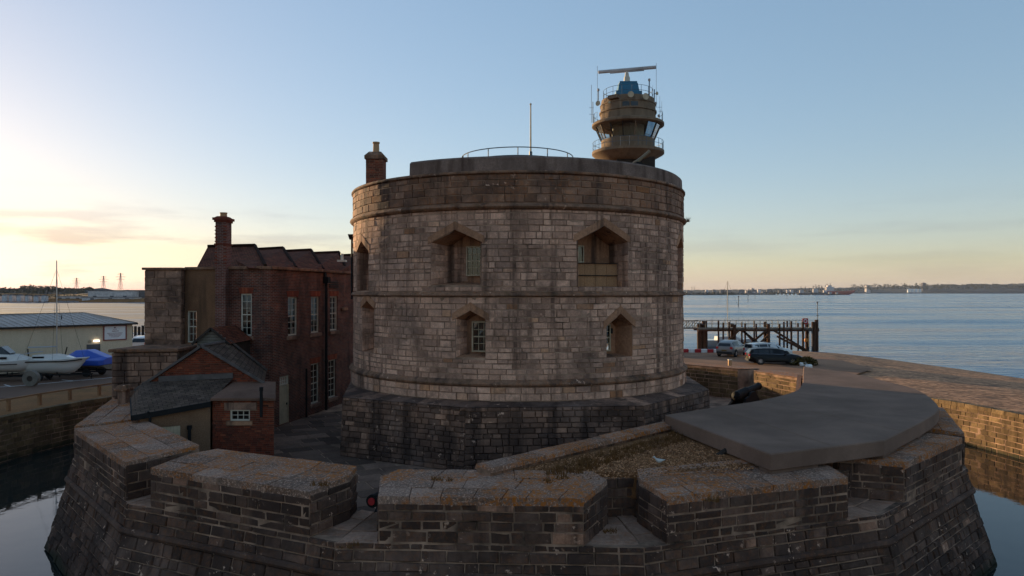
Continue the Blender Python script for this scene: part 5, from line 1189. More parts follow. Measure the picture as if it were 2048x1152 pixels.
# ---------------------------------------------------------------- vehicles
def car(name, label, loc, rz, body, kind='estate', group=None):
    c = thing(name, label, 'car', loc, rz, group); hz = {'estate': 1.0, 'suv': 1.12, 'van': 1.25, 'old_estate': 1.03}[kind]; lx = {'estate': 1.0, 'suv': .9, 'van': .95, 'old_estate': .96}[kind]
    #        x     zb   w    belt  wr   roof
    ST = [(-2.42, .42, .74, .70, .68, .74), (-2.36, .30, .86, .93, .80, 1.00), (-2.18, .24, .91, .97, .66, 1.36), (-1.6, .22, .92, .97, .64, 1.45), (-.6, .2, .92, .95, .65, 1.48), (.2, .2, .92, .94, .64, 1.44), (.6, .2, .92, .93, .62, 1.34), (1.25, .2, .92, .92, .76, .99), (1.9, .22, .91, .86, .74, .9), (2.28, .26, .86, .72, .66, .78), (2.42, .36, .66, .56, .5, .62)]
    if kind == 'suv': ST[2] = (-2.2, .3, .91, 1.0, .66, 1.30); ST[8] = (1.9, .25, .91, .93, .74, .97); ST[9] = (2.25, .3, .86, .8, .66, .86)
    if kind == 'old_estate': ST[2] = (-2.34, .24, .88, .97, .68, 1.40)
    rings = []
    for x, zb, w, be, wr, ro in ST:
        h = [(0, zb), (w * .88, zb), (w, zb + .14), (w * 1.0, be - .05), (w * .96, be), (wr, ro), (wr * .8, ro + .03)]
        rings.append([Vector((x * lx, y, z * hz)) for y, z in h] + [Vector((x * lx, -y, z * hz)) for y, z in h[:0:-1]])
    m = MB(); m.loft(rings); m.build('body', M[body], c, smooth=True, local=True)
    def sp(i, q, s, lift=.012):   # point on the side glass between belt (q=0) and roof (q=1) at station i
        x, zb, w, be, wr, ro = ST[i]; return Vector((x * lx, s * (w * .96 + (wr - w * .96) * q + lift), (be + (ro - be) * q) * hz))
    for s in (-1, 1):
        for i, j, q0, q1 in ((2, 3, .2, .84), (3, 4, .1, .86), (4, 6, .1, .84)):
            A_, B_ = sp(i, q0, s), sp(j, q0, s); C_, D_ = sp(j, q1, s), sp(i, q1, s)
            if i == 2: A_ = A_.lerp(B_, .25); D_ = D_.lerp(C_, .35)
            if j == 6: B_ = sp(7, .3, s).lerp(sp(6, q0, s), .45); C_ = sp(6, q1 - .02, s).lerp(sp(5, q1, s), .5); mid = sp(5, q0, s)
            A_, D_ = A_.lerp(B_, .04), D_.lerp(C_, .04); B_, C_ = B_.lerp(A_, .04), C_.lerp(D_, .04)
            m = MB(); m.face([A_, B_, C_, D_]); m.build('side_window', M['dark_glass'], c, local=True)
    x6, x7 = ST[6], ST[7]
    m = MB(); f0, f1 = Vector((x6[0] * lx + .02, 0, x6[5] * hz + .03)), Vector((x7[0] * lx, 0, x7[5] * hz + .04))
    m.face([f1 + Vector((0, -.68, 0)), f1 + Vector((0, .68, 0)), f0 + Vector((.03, .54, 0)), f0 + Vector((.03, -.54, 0))]); m.build('windscreen', M['dark_glass'], c, local=True)
    m = MB(); r0, r1 = Vector((-2.385 * lx, 0, 1.0 * hz)), Vector((ST[2][0] * lx - .01, 0, ST[2][5] * hz - .05)); r0 = r0 + Vector((-.03, 0, .02)); r1 = r1 + Vector((-.03, 0, 0))
    m.face([r0 + Vector((0, .68, 0)), r0 + Vector((0, -.68, 0)), r1 + Vector((0, -.55, 0)), r1 + Vector((0, .55, 0))]); m.build('rear_window', M['dark_glass'], c, local=True)
    for s in (-1, 1):
        for x in (-1.42, 1.45):
            x *= lx; w = MB(); R_ = .34 * (1.08 if kind == 'suv' else 1); y = s * .865
            m = MB(); m.lathe([(R_ * .62, -.1), (R_ * .95, -.1), (R_, -.06), (R_, .06), (R_ * .95, .1), (R_ * .62, .1)], (0, 0, 0), 22, closed_prof=True); m.v = [(x + a, y + b_ * 1.0, R_ + z_) for a, z_, b_ in m.v]
            ty = m.build('wheel', M['rubber'], c, smooth=True, local=True)
            m = MB(); m.cyl((x, y + s * .02, R_), (x, y + s * .05, R_), R_ * .2, n=10)
            for k in range(7):
                a = k * 2 * math.pi / 7; m.bar((x, y + s * .06, R_), (x + R_ * .62 * math.cos(a), y + s * .07, R_ + R_ * .62 * math.sin(a)), .05, .07)
            m.build('rim', M['alloy'], ty, local=True)
            m = MB(); m.lathe([(R_ * 1.18, 0), (R_ * .2, 0)], (0, 0, 0), 20); m.v = [(x + a, s * .926, R_ + .02 + z_) for a, z_, b_ in m.v]; m.build('wheel_arch', M['rubber'], c, local=True)
        m = MB(); m.tube([sp(2, .12, s, .02), sp(3, .04, s, .02), sp(5, .04, s, .02), sp(7, .2, s, .02)], .012, 4); m.build('window_trim', M['alloy'], c, local=True)
        m = MB(); m.box((-2.36 * lx, s * .74, .86 * hz), (.14, .26, .2 * hz)); m.build('tail_light', M['tail_red'], c, local=True)
        m = MB(); m.box((2.2 * lx, s * .68, .71 * hz), (.2, .3, .12)); m.build('headlight', M['lamp_clear'], c, local=True)
        m = MB(); m.box((.75 * lx, s * 1.0, .98 * hz), (.16, .2, .13)); m.build('mirror', M[body], c, local=True)
        m = MB(); m.tube([Vector((x * lx, s * .66, z * hz)) for x, z in ((-1.9, 1.44), (-1.0, 1.53), (.1, 1.5))], .018, 5); m.build('roof_rail', M['alloy'], c, local=True)
    m = MB(); m.box((-2.44 * lx, 0, .62 * hz), (.03, .52, .12)); m.build('number_plate', M['gold_moss'], c, local=True)
    m = MB(); m.box((-2.42 * lx, 0, .42 * hz), (.12, 1.6, .2)); m.box((2.38 * lx, 0, .4), (.12, 1.4, .16)); m.build('bumper', M['rubber'], c, local=True)
    return c
q = at(1548, 728, z=0.0); car('parked_car', 'black estate car parked in front of the other two cars', (q.x, q.y, .01), rad(-7), 'car_black')
q = at(1537, 722, z=0.0); car('parked_car', 'white old estate car parked behind the black estate', (q.x + 1.2, q.y + 3.4, .01), rad(14), 'car_white', 'old_estate')
q = at(1476, 714, z=0.0); car('parked_car', 'silver grey crossover car parked by the red and white kerb', (q.x - .2, q.y + 1.4, .01), rad(52), 'car_silver', 'suv')
q = at(284, 705, Y=79); car('parked_van', 'small white vehicle standing beyond the shed by the palisade', (q.x + .4, q.y, .01), rad(100), 'car_white', 'van')
# red and white kerb blocks
k0, k1 = at(1352, 701.5, Y=79), at(1452, 702.5, Y=78.5)
for i in range(8):
    a, b = k0.lerp(k1, i / 8), k0.lerp(k1, (i + 1) / 8 - .004); m = MB(); m.box(((a.x + b.x) / 2, (a.y + b.y) / 2, .17), (b.x - a.x, .3, .42)); col_ = 'red_paint' if i % 2 else 'white'
    tag(m.build('kerb_block', M[col_], bevel=.03), ('red painted kerb block between white ones at the edge of the car park' if i % 2 else 'white painted kerb block between red ones at the edge of the car park'), 'kerb block', ('red' if i % 2 else 'white') + ' kerb blocks')
for px, py, Y in ((1596, 722, 66.5), (1617, 731, 62.5), (1606, 727, 64.5)):
    q = at(px, py, Y=Y); m = MB(); m.box((q.x, q.y, .15), (.75, .4, .36), RN(.3, .8)); tag(m.build('boulder', M['white'], bevel=.09), 'white painted block on the shingle beside the bush', 'block', 'white blocks by the bush')
q = at(1459.5, 741, Y=59.5); m = MB(); m.box((q.x, q.y, .5), (.26, .26, 1.0)); bo_ = thing('bollard', 'short orange brown square post at the edge of the car park', 'bollard', (q.x, q.y, 0)); m.build('post', M['clay_pot'], bo_, bevel=.02)
m = MB(); m.box((q.x, q.y, 1.03), (.3, .3, .06)); m.build('cap', M['white_paint'], bo_)
# low leafy bush by the black car
def leaves(m, c, r, n, s):
    for _ in range(n):
        v = Vector((random.gauss(0, 1), random.gauss(0, 1), random.gauss(0, 1))).normalized() * RN(.35, 1) ** .5
        p = Vector(c) + Vector((v.x * r[0], v.y * r[1], abs(v.z) * r[2])); a = Vector((RN(-1, 1), RN(-1, 1), RN(-1, 1))).normalized(); b = a.cross(Vector((RN(-1, 1), RN(-1, 1), RN(-1, 1)))).normalized()
        m.face([p - a * s, p + b * s * .5, p + a * s, p - b * s * .5], RN(0, 1))
stone_mat('leaf', [(0, (0.03, 0.045, 0.015)), (1, (0.10, 0.11, 0.04))], 0, streak=False, bump=0)
q = at(1608, 724, Y=65); bs = thing('bush', 'low green bush growing on the shingle in front of the black car', 'bush', (q.x, q.y, 0))
m = MB(); leaves(m, (q.x, q.y, .05), (1.3, .9, .8), 700, .12); m.build('foliage', M['leaf'], bs, recalc=False)
m = MB()
for k in range(6): a = k * 1.05; m.tube([(q.x, q.y, 0), (q.x + .5 * math.cos(a), q.y + .4 * math.sin(a), .5)], .025, 5, .01)
m.build('stems', M['dark_wood'], bs)

# ---------------------------------------------------------------- boats
def hull(m, L, Wd, z0, z1, sheer=.25, deep=.5, full=.9):
    N = 12; rings = []
    for i in range(N + 1):
        q = i / N; x = (q - .5) * L; w = Wd / 2 * (full + (1 - full) * math.sin(min(1, q * 2.2) * 1.57)) * (1 - max(0, (q - .45) / .55) ** 2.4); w = max(w, .02)
        zt = z1 + sheer * max(0, (q - .4) / .6) ** 2; zk = z0 + (zt - z0) * max(0, (q - .72) / .28) ** 2 * .75
        rake = .35 * max(0, (q - .8) / .2)
        rings.append([Vector((x + rake * 0, 0, zk)), Vector((x, w * .55, zk + (zt - zk) * .16)), Vector((x, w * .9, zk + (zt - zk) * .5)), Vector((x + rake, w, zt)), Vector((x + rake, 0, zt + .03)), Vector((x + rake, -w, zt)), Vector((x, -w * .9, zk + (zt - zk) * .5)), Vector((x, -w * .55, zk + (zt - zk) * .16))])
    m.loft(rings); return rings
def trailer(parent, L):
    m = MB()
    for s in (-1, 1): m.bar((-L * .5, s * .6, .42), (L * .3, s * .6, .42), .08, .1)
    m.bar((L * .3, -.6, .42), (L * .62, 0, .42), .08); m.bar((L * .3, .6, .42), (L * .62, 0, .42), .08)
    for x in (-L * .3, L * .1): m.bar((x, -.7, .42), (x, .7, .42), .08); m.bar((x, -.5, .42), (x, -.5, .8), .08); m.bar((x, .5, .42), (x, .5, .8), .08)
    m.bar((L * .6, 0, 0), (L * .6, 0, .45), .07); m.build('trailer_frame', M['iron'], parent, local=True)
    for s in (-1, 1):
        m = MB(); m.cyl((-L * .15, s * .85 - .09, .32), (-L * .15, s * .85 + .09, .32), .32, n=18); m.build('wheel', M['rubber'], parent, smooth=True, local=True)
b1 = thing('cabin_cruiser', 'white cabin cruiser with dark windscreen on a trailer in the yard', 'boat', (*at(4, 760, Y=53.5).xy, 0), rad(15))
m = MB(); hull(m, 6.2, 2.4, .75, 1.75); m.build('hull', M['gelcoat'], b1, smooth=True, local=True)
m = MB(); m.loft([[Vector((x, -w, 1.74)), Vector((x, w, 1.74)), Vector((x, w * .85, z)), Vector((x, -w * .85, z))] for x, w, z in ((-1.6, 1.05, 2.35), (.3, 1.0, 2.4), (1.2, .8, 2.3), (2.2, .5, 1.95))]); m.build('cabin', M['gelcoat'], b1, local=True)
m = MB(); m.loft([[Vector((x, -w, 2.36)), Vector((x, w, 2.36)), Vector((x + .1, w * .8, z)), Vector((x + .1, -w * .8, z))] for x, w, z in ((-1.6, .88, 3.0), (.1, .84, 3.05), (.75, .7, 2.45))]); m.build('windscreen', M['dark_glass'], b1, local=True)
m = MB()
for x in (-1.5, -.8, -.1): m.bar((x, -.89, 2.36), (x + .05, -.72, 3.05), .05); m.bar((x, .89, 2.36), (x + .05, .72, 3.05), .05)
m.build('screen_frame', M['gelcoat'], b1, local=True)
m = MB(); m.box((-.2, -1.02, 2.08), (1.9, .06, .2)); m.build('cabin_window', M['dark_glass'], b1, local=True)
m = MB(); m.bar((-3.0, -1.23, 1.5), (1.6, -1.2, 1.55), .04, .08); m.build('rubbing_strake', M['dark_wood'], b1, local=True)
m = MB(); m.tube([(1.5, -.9, 1.9), (1.7, -.85, 2.35), (2.9, -.3, 2.5), (3.2, 0, 2.5), (2.9, .3, 2.5), (1.7, .85, 2.35)], .025, 5); m.build('pulpit_rail', M['alloy'], b1, local=True)
trailer(b1, 6.2)
b2_ = thing('sailing_yacht', 'small white sailing yacht with bare mast laid up beside the shed', 'boat', (*at(108, 755, Y=54.5).xy, 0), rad(8))
m = MB(); hull(m, 5.0, 2.0, .45, 1.65, .12, full=.8); m.build('hull', M['gelcoat'], b2_, smooth=True, local=True)
m = MB(); m.bar((-2.4, -1.0, 1.5), (1.2, -.98, 1.52), .05, .1); m.bar((1.2, -.98, 1.52), (2.4, -.35, 1.62), .05, .1); m.build('stripe', M['dark_wood'], b2_, local=True)
m = MB(); m.loft([[Vector((x, -w, 1.66)), Vector((x, w, 1.66)), Vector((x, w * .8, z)), Vector((x, -w * .8, z))] for x, w, z in ((-1.4, .75, 2.0), (.2, .72, 2.05), (1.1, .5, 1.9), (1.7, .3, 1.72))]); m.build('coachroof', M['gelcoat'], b2_, local=True)
m = MB(); m.box((-.9, -.69, 1.84), (.9, .05, .14)); m.build('cabin_window', M['dark_glass'], b2_, local=True)
m = MB(); m.tube([(.25, 0, 2.0), (.2, 0, 9.6)], .055, 8, .04); m.build('mast', M['alloy'], b2_, local=True)
m = MB(); m.tube([(.2, 0, 2.65), (-2.0, 0, 2.6)], .05, 6); m.build('boom', M['alloy'], b2_, local=True)
m = MB()
for p in ((2.4, 0, 1.7), (-2.4, 0, 1.7), (.3, .9, 1.66), (.3, -.9, 1.66)): m.tube([(.2, 0, 8.9), p], .01, 4)
m.build('rigging', M['iron'], b2_, local=True)
m = MB(); m.bar((.2, -.5, 5.6), (.2, .5, 5.6), .04); m.build('spreader', M['alloy'], b2_, local=True)
trailer(b2_, 5.0)
b3_ = thing('covered_boat', 'small boat under a bright blue tarpaulin cover on a trailer', 'boat', (*at(176, 748, Y=57).xy, 0), rad(172))
m = MB(); hull(m, 3.9, 1.7, .55, 1.05); m.build('hull', M['grey_wood'], b3_, smooth=True, local=True)
m = MB(); m.loft([[Vector((x, -w, z0)), Vector((x, -w * 1.02, z0 + .4)), Vector((x, -w * .45, z1)), Vector((x, w * .45, z1)), Vector((x, w * 1.02, z0 + .4)), Vector((x, w, z0))] for x, w, z0, z1 in ((-2.0, .75, .95, 1.5), (-1.7, .95, .9, 1.6), (-.3, 1.02, .9, 2.1), (.7, .98, .9, 2.05), (1.6, .65, .98, 1.6), (2.1, .3, 1.05, 1.35))]); m.build('tarpaulin', M['blue_tarp'], b3_, local=True, bevel=.04)
trailer(b3_, 3.9)
b1.scale = (.86, .86, .86); b2_.scale = (.9, .9, .95)

# ---------------------------------------------------------------- low rail fence along the moat
fn = thing('rail_fence', 'low weathered timber rail fence on the verge along the moat', 'fence', (CX - RO - .9, CY, 0))
fr_ = RO + 1.3; prev = None
for k in range(17):
    a = rad(212 - k * 4.1); p = Vector((CX + fr_ * math.cos(a), CY + fr_ * math.sin(a), 0))
    m = MB(); m.box((p.x, p.y, .36), (.17, .17, .74), a); m.build('post', M['wood_rail'], fn, bevel=.015)
    if prev is not None: m = MB(); m.bar(prev + Vector((0, 0, .69)), p + Vector((0, 0, .69)), .12, .09); m.build('rail', M['wood_rail'], fn)
    prev = p
# wheels and timber lying about the yard
q = at(60, 752, Y=50.5)
bw = thing('cable_drum', 'old wooden reel leaning by the cabin cruiser', 'reel', (q.x, q.y, 0)); m = MB(); m.cyl((q.x, q.y, .55), (q.x, q.y + .35, .55), .55, n=20); m.build('drum', M['grey_wood'], bw)
m = MB(); m.cyl((q.x, q.y - .03, .55), (q.x, q.y, .55), .2, n=12); m.build('hub', M['dark_wood'], bw)

for px, y0, y1, dx, lab in ((59, 722, 698, -.12, 'dark pole leaning beside the cabin cruiser'), (127, 716, 694, .3, 'dark pole leaning at the stern of the sailing yacht')):
    a, b = at(px, y0, Y=56), at(px, y1, Y=56); m = MB(); m.tube([(a.x - dx, 56, 0), (b.x + dx, 56, b.z)], .06, 6, .05); tag(m.build('leaning_pole', M['dark_wood']), lab, 'pole')
# ---------------------------------------------------------------- timber pier
PY = 106.0
pr = thing('timber_pier', 'dark timber jetty on tall piles with cross bracing and hand rails', 'pier', (36, PY, -2))
px_ = lambda p: (p - 1024) / F * PY
zd = HC + (584 - 655) / F * PY
m = MB(); m.mm((px_(1392), PY - 1.4, zd - .22), (px_(1630), PY + 1.4, zd)); m.build('deck', M['grey_wood'], pr)
m = MB(); m.mm((px_(1392), PY - 1.5, zd - .5), (px_(1630), PY - 1.3, zd - .23)); m.mm((px_(1392), PY + 1.3, zd - .5), (px_(1630), PY + 1.5, zd - .23)); m.build('deck_beam', M['pier_wood'], pr)
for p, w, top, yo in ((1399, .75, .6, 0), (1409, .8, 1.0, 0), (1418, .28, 0, 1.3), (1431, .26, 1.1, -1.5), (1440, .26, .8, -1.6), (1452, .26, .9, -1.5), (1462, .5, .5, -1.6), (1470, .5, .5, 1.4), (1483, .28, .7, -1.6), (1490, .26, .7, 1.5), (1505, .26, .6, -1.6), (1515, .26, .9, 1.5), (1529, .5, .6, -1.6), (1537, .5, .8, 1.4), (1551, .28, .6, -1.6), (1560, .26, .9, -1.5), (1574, .3, 1.0, -1.6), (1582, .26, .9, 1.5), (1597, .32, .9, -1.6), (1604, .26, .6, 1.5), (1619, .6, .9, -1.4), (1626, .55, 1.2, -1.2), (1622, .6, .6, 1.4)):
    m = MB(); m.cyl((px_(p), PY + yo, -4.5), (px_(p), PY + yo, zd + top), w / 2 * 1.05, w / 2, 10); m.build('pile', M['pier_wood'], pr)
for (a, za, b, zb) in ((1430, -2, 1470, 1.1), (1476, 1.1, 1528, -2), (1478, -1.8, 1525, 1.1), (1540, 1.0, 1606, -2.0), (1480, 1.0, 1510, -1.5), (1495, -2, 1530, .5), (1545, .2, 1610, -2.3)):
    m = MB(); m.bar((px_(a), PY - 1.75, za), (px_(b), PY - 1.75, zb), .22, .28); m.build('brace', M['pier_wood'], pr)
for z, yo in ((-1.9, -1.7), (-1.0, 1.3)):
    m = MB(); m.bar((px_(1465), PY + yo, z), (px_(1545), PY + yo, z), .22); m.build('brace', M['pier_wood'], pr)
for yo in (-1.35, 1.35):
    for h in (.55, 1.05):
        m = MB(); m.bar((px_(1394), PY + yo, zd + h), (px_(1622), PY + yo, zd + h), .05); m.build('hand_rail', M['rail_metal'], pr)
    for k in range(20): x = px_(1394 + k * 12); m = MB(); m.bar((x, PY + yo, zd), (x, PY + yo, zd + 1.06), .05); m.build('rail_post', M['rail_metal'], pr)
m = MB()
for s in (-.22, .22): m.bar((px_(1611) + s, PY - 1.75, -2.4), (px_(1611) + s, PY - 1.75, zd + .3), .05)
for k in range(12): m.bar((px_(1611) - .22, PY - 1.75, -2.2 + k * .3), (px_(1611) + .22, PY - 1.75, -2.2 + k * .3), .04)
m.build('ladder', M['rail_metal'], pr)
m = MB(); m.cyl((px_(1629), PY - 1, zd), (px_(1629), PY - 1, zd + 3.6), .06, n=8); m.bar((px_(1629) - .2, PY - 1, zd + 1.8), (px_(1629) + .25, PY - 1, zd + 1.8), .07); m.build('light_mast', M['rail_metal'], pr)
m = MB(); m.lathe([(.02, .2), (.12, .1), (.1, -.1)], (px_(1629), PY - 1, zd + 3.7), 8); m.build('light', M['far_grey'], pr)
# gangway truss towards the shore
m = MB(); xa, xb = px_(1330), px_(1398)
for yo in (-.7, .7):
    m.bar((xa, PY + yo, zd - .1), (xb, PY + yo, zd - .1), .15); m.bar((xa, PY + yo, zd + 1.0), (xb, PY + yo, zd + 1.0), .1)
    for k in range(6): x0, x1 = xa + (xb - xa) * k / 6, xa + (xb - xa) * (k + 1) / 6; m.bar((x0, PY + yo, zd - .1), (x0, PY + yo, zd + 1), .08); m.bar((x0, PY + yo, zd - .1), (x1, PY + yo, zd + 1), .08)
m.mm((xa, PY - .7, zd - .16), (xb, PY + .7, zd - .1)); m.build('gangway', M['grey_wood'], pr)
lb = thing('lifebuoy_board', 'red lifebuoy board with white ring mounted on the jetty rail', 'sign', (px_(1602), PY - 1.5, zd))
m = MB(); m.box((px_(1602), PY - 1.5, zd + 1.0), (.85, .06, .85)); m.bar((px_(1602), PY - 1.5, zd), (px_(1602), PY - 1.5, zd + .6), .08); m.build('board', M['red_paint'], lb, bevel=.05)
m = MB(); m.tube([(px_(1602) + .22 * math.cos(a * .4189), PY - 1.56, zd + 1.02 + .22 * math.sin(a * .4189)) for a in range(15)], .06, 6, closed=True); m.build('ring', M['white'], lb)
q = px_(1601); m = MB(); m.lathe([(.02, .32), (.2, .25), (.28, 0), (.2, -.25), (.02, -.32)], (q, PY - 1.95, -.35), 12); tag(m.build('buoy', M['orange'], smooth=True), 'orange fender buoy hanging on a pile of the jetty', 'buoy')
yt = thing('moored_yacht', 'white sailing yacht with tall bare mast moored behind the jetty', 'boat', (px_(1458) * 1.04, PY + 5, -2.0), rad(4))
m = MB(); hull(m, 8.0, 2.6, -.3, 1.25); m.v = [(a, b, c) for a, b, c in m.v]; m.build('hull', M['gelcoat'], yt, smooth=True, local=True)
m = MB(); m.loft([[Vector((x, -w, 1.2)), Vector((x, w, 1.2)), Vector((x, w * .8, z)), Vector((x, -w * .8, z))] for x, w, z in ((-1.8, 1.0, 1.8), (.8, .9, 1.85), (2.3, .5, 1.4))]); m.build('coachroof', M['gelcoat'], yt, local=True)
m = MB(); m.tube([(0, 0, 1.8), (0, 0, 10.4)], .07, 8, .05); m.build('mast', M['white_paint'], yt, local=True)
m = MB(); m.tube([(0, 0, 2.8), (-3, 0, 2.8)], .16, 8); m.build('furled_sail', M['curtain'], yt, local=True)
m = MB()
for p in ((4.0, 0, 1.4), (-3.9, 0, 1.3), (0, 1.2, 1.2), (0, -1.2, 1.2)): m.tube([(0, 0, 10.3), p], .012, 4)
m.build('rigging', M['iron'], yt, local=True)
# channel posts
for px, y0, y1 in ((1477, 611, 593), (1496, 603, 591), (1510, 598, 590), (1574, 598, 591)):
    q = at(px, y0, z=-2.0); h = (y0 - y1) / F * q.y; m = MB(); m.tube([(q.x, q.y, -4), (q.x, q.y, -2 + h)], .22, 7, .18); m.box((q.x, q.y, -2 + h), (.7, .7, .6))
    tag(m.build('channel_post', M['dark_wood']), 'dark channel marker post standing in the open water', 'marker', 'channel marker posts in the water')

# ---------------------------------------------------------------- far shores
def ridge(name, prof, depth, mat, seed, amp, step):
    """a land mass: its skyline height at pixels, real depth behind it"""
    rnd = random.Random(seed); m = MB(); pts = []
    for (p0, h0, Y0), (p1, h1, Y1) in zip(prof[:-1], prof[1:]):
        n = max(1, int(abs(p1 - p0) / step))
        for i in range(n):
            q = i / n; Y = Y0 + (Y1 - Y0) * q; pts.append(((p0 + (p1 - p0) * q - 1024) / F * Y, Y, h0 + (h1 - h0) * q))
    V = []
    for x, y, h in pts:
        hh = h * (1 + rnd.uniform(-amp, amp)); V += [(x, y, -4), (x, y + depth * .04, max(.5, hh * .25)), (x * 1.0, y + depth * .5, hh), (x, y + depth, -4)]
    Fc = []
    for i in range(len(pts) - 1):
        for k in range(3): Fc.append((i * 4 + k, (i + 1) * 4 + k, (i + 1) * 4 + k + 1, i * 4 + k + 1))
    m.add(V, Fc); return struct(m.build(name, M[mat], smooth=False))
ridge('far_shore', [(1040, 15, 3300), (1380, 16, 3300), (1560, 20, 3500), (1700, 32, 4000), (1790, 36, 4200), (1900, 44, 4000), (2050, 54, 3900), (2500, 56, 3800)], 900, 'far_land', 3, .10, 6)
ridge('far_shore', [(1040, 1.6, 1900), (1400, 1.8, 1950), (1470, 1.5, 2050), (1560, .6, 2150)], 60, 'far_land', 5, .3, 8)
ridge('far_shore', [(-700, 5, 640), (-100, 5, 620), (60, 4.5, 600), (190, 3.5, 590), (300, 3, 590), (720, 2.5, 600), (1060, 2, 900)], 200, 'verge', 7, .15, 8)
ridge('far_hill', [(-900, 14, 1000), (-300, 13, 1000), (0, 12, 1000), (90, 12, 1000), (150, 9, 1000), (420, 8, 1050), (900, 7, 1200)], 300, 'far_land', 9, .1, 8)
# woods that read as one mass, on the shores
def wood(name, label, spec, mat='far_wood'):
    m = MB()
    for (p0, p1, Y0, Y1, z0, z1, n, s) in spec:
        for _ in range(n):
            px = RN(p0, p1); Y = RN(Y0, Y1); x = (px - 1024) / F * Y; z = RN(z0, z1); r = s * RN(.6, 1.3)
            for k in range(5):
                c = Vector((x + RN(-1, 1) * r, Y + RN(-1, 1) * r, z + RN(-.3, .8) * r)); rr2 = r * RN(.35, .7)
                V = [c + Vector((random.gauss(0, 1), random.gauss(0, 1), random.gauss(0, 1))).normalized() * rr2 * RN(.7, 1.2) for _ in range(6)]
                m.add(V, [(0, 1, 2), (0, 2, 3), (0, 3, 4), (1, 4, 5), (2, 3, 5), (1, 2, 5), (0, 1, 4), (3, 4, 5)], RN(0, 1))
    return tag(m.build(name, M[mat], recalc=False), label, 'wood', kind='stuff')
wood('distant_wood', 'dark tree line on the low hill across the mudflat', [(-150, 170, 960, 1130, 4, 11.5, 1100, 2.0), (-60, 60, 640, 660, 2, 4, 60, 1.6), (20, 170, 620, 640, 1, 3, 80, 1.4), (40, 85, 1020, 1060, 11, 14.5, 70, 1.8), (90, 110, 1020, 1060, 11, 14, 40, 1.8)])
wood('distant_wood', 'hazy wooded shore along the horizon across the water', [(1700, 2100, 3850, 4300, 22, 48, 520, 7), (1550, 1720, 3600, 3900, 4, 20, 90, 6), (1370, 1470, 1940, 1990, 0, 4, 90, 3), (1530, 1580, 2150, 2200, 1, 5, 40, 3)])
q = at(178, 590, Y=1000); tr = thing('distant_tree', 'single round topped tree on the skyline beside the factory', 'tree', (q.x, q.y, 4))
m = MB(); m.tube([(q.x, q.y, 4), (q.x, q.y, 12)], .6, 6, .4); m.build('trunk', M['dark_wood'], tr)
m = MB(); leaves(m, (q.x, q.y, 9.5), (6.5, 6, 4.4), 500, .8); m.build('crown', M['far_wood'], tr, recalc=False)
# factory sheds
for (p0, p1, y0, y1, Y, D_, mt, lab) in ((176, 262, 581, 607, 612, 60, 'far_building', 'tall pale factory hall across the mudflat'), (262, 330, 580, 606, 625, 60, 'far_grey', 'dark grey factory hall behind the stone block of the house'), (115, 163, 592, 605, 606, 30, 'far_building', 'low white roofed factory shed beside the tall pale hall'), (164, 268, 594, 608, 598, 12, 'far_building', 'long low annex in front of the factory halls'), (116, 155, 603, 608, 596, 10, 'far_building', 'flat pale store at the edge of the mudflat')):
    a, b = at(p0, y0, Y=Y), at(p1, y0, Y=Y); z0 = 0; z1 = a.z; bl = thing('factory_building', lab, 'factory', ((a.x + b.x) / 2, Y, 0))
    m = MB(); m.mm((a.x, Y, -1), (b.x, Y + D_, z1 - .4)); m.build('wall', M[mt], bl)
    m = MB(); m.prism([(a.x - .5, Y - .5), (b.x + .5, Y - .5), (b.x + .5, Y + D_), (a.x - .5, Y + D_)], z1 - .4, z1); m.build('roof', M['far_grey'], bl)
    for k in range(3): x = a.x + (b.x - a.x) * (k + .5 + RN(-.2, .2)) / 3; m = MB(); m.mm((x - 1.5, Y - .15, -.5), (x + 1.5, Y - .01, min(3.5, z1 * .6))); m.build('loading_door', M['far_grey'], bl)
# far houses on the shore
hb = []
for k, (px, w) in enumerate(((5, 8), (22, 9), (34, 6), (50, 8), (66, 7), (84, 9), (98, 7))):
    Y = 606; a = at(px, 606, Y=Y); h = RN(1.4, 2.4); W = w / F * Y; r = thing('distant_hut', 'small pale hut in a row at the edge of the mudflat', 'hut', (a.x, Y, 2), 0, 'huts along the mudflat'); z0 = 1.6
    m = MB(); m.mm((a.x - W / 2, Y - 8, z0 - 3), (a.x + W / 2, Y - 3, z0 + h)); m.build('wall', M['far_building'], r)
    m = MB(); m.add([(a.x - W / 2, Y - 8.3, z0 + h), (a.x + W / 2, Y - 8.3, z0 + h), (a.x + W / 2, Y - 2.7, z0 + h), (a.x - W / 2, Y - 2.7, z0 + h), (a.x - W / 2, Y - 5.5, z0 + h + .9), (a.x + W / 2, Y - 5.5, z0 + h + .9)], [(0, 1, 5, 4), (2, 3, 4, 5), (1, 2, 5), (3, 0, 4)]); m.build('roof', M['far_grey'], r)
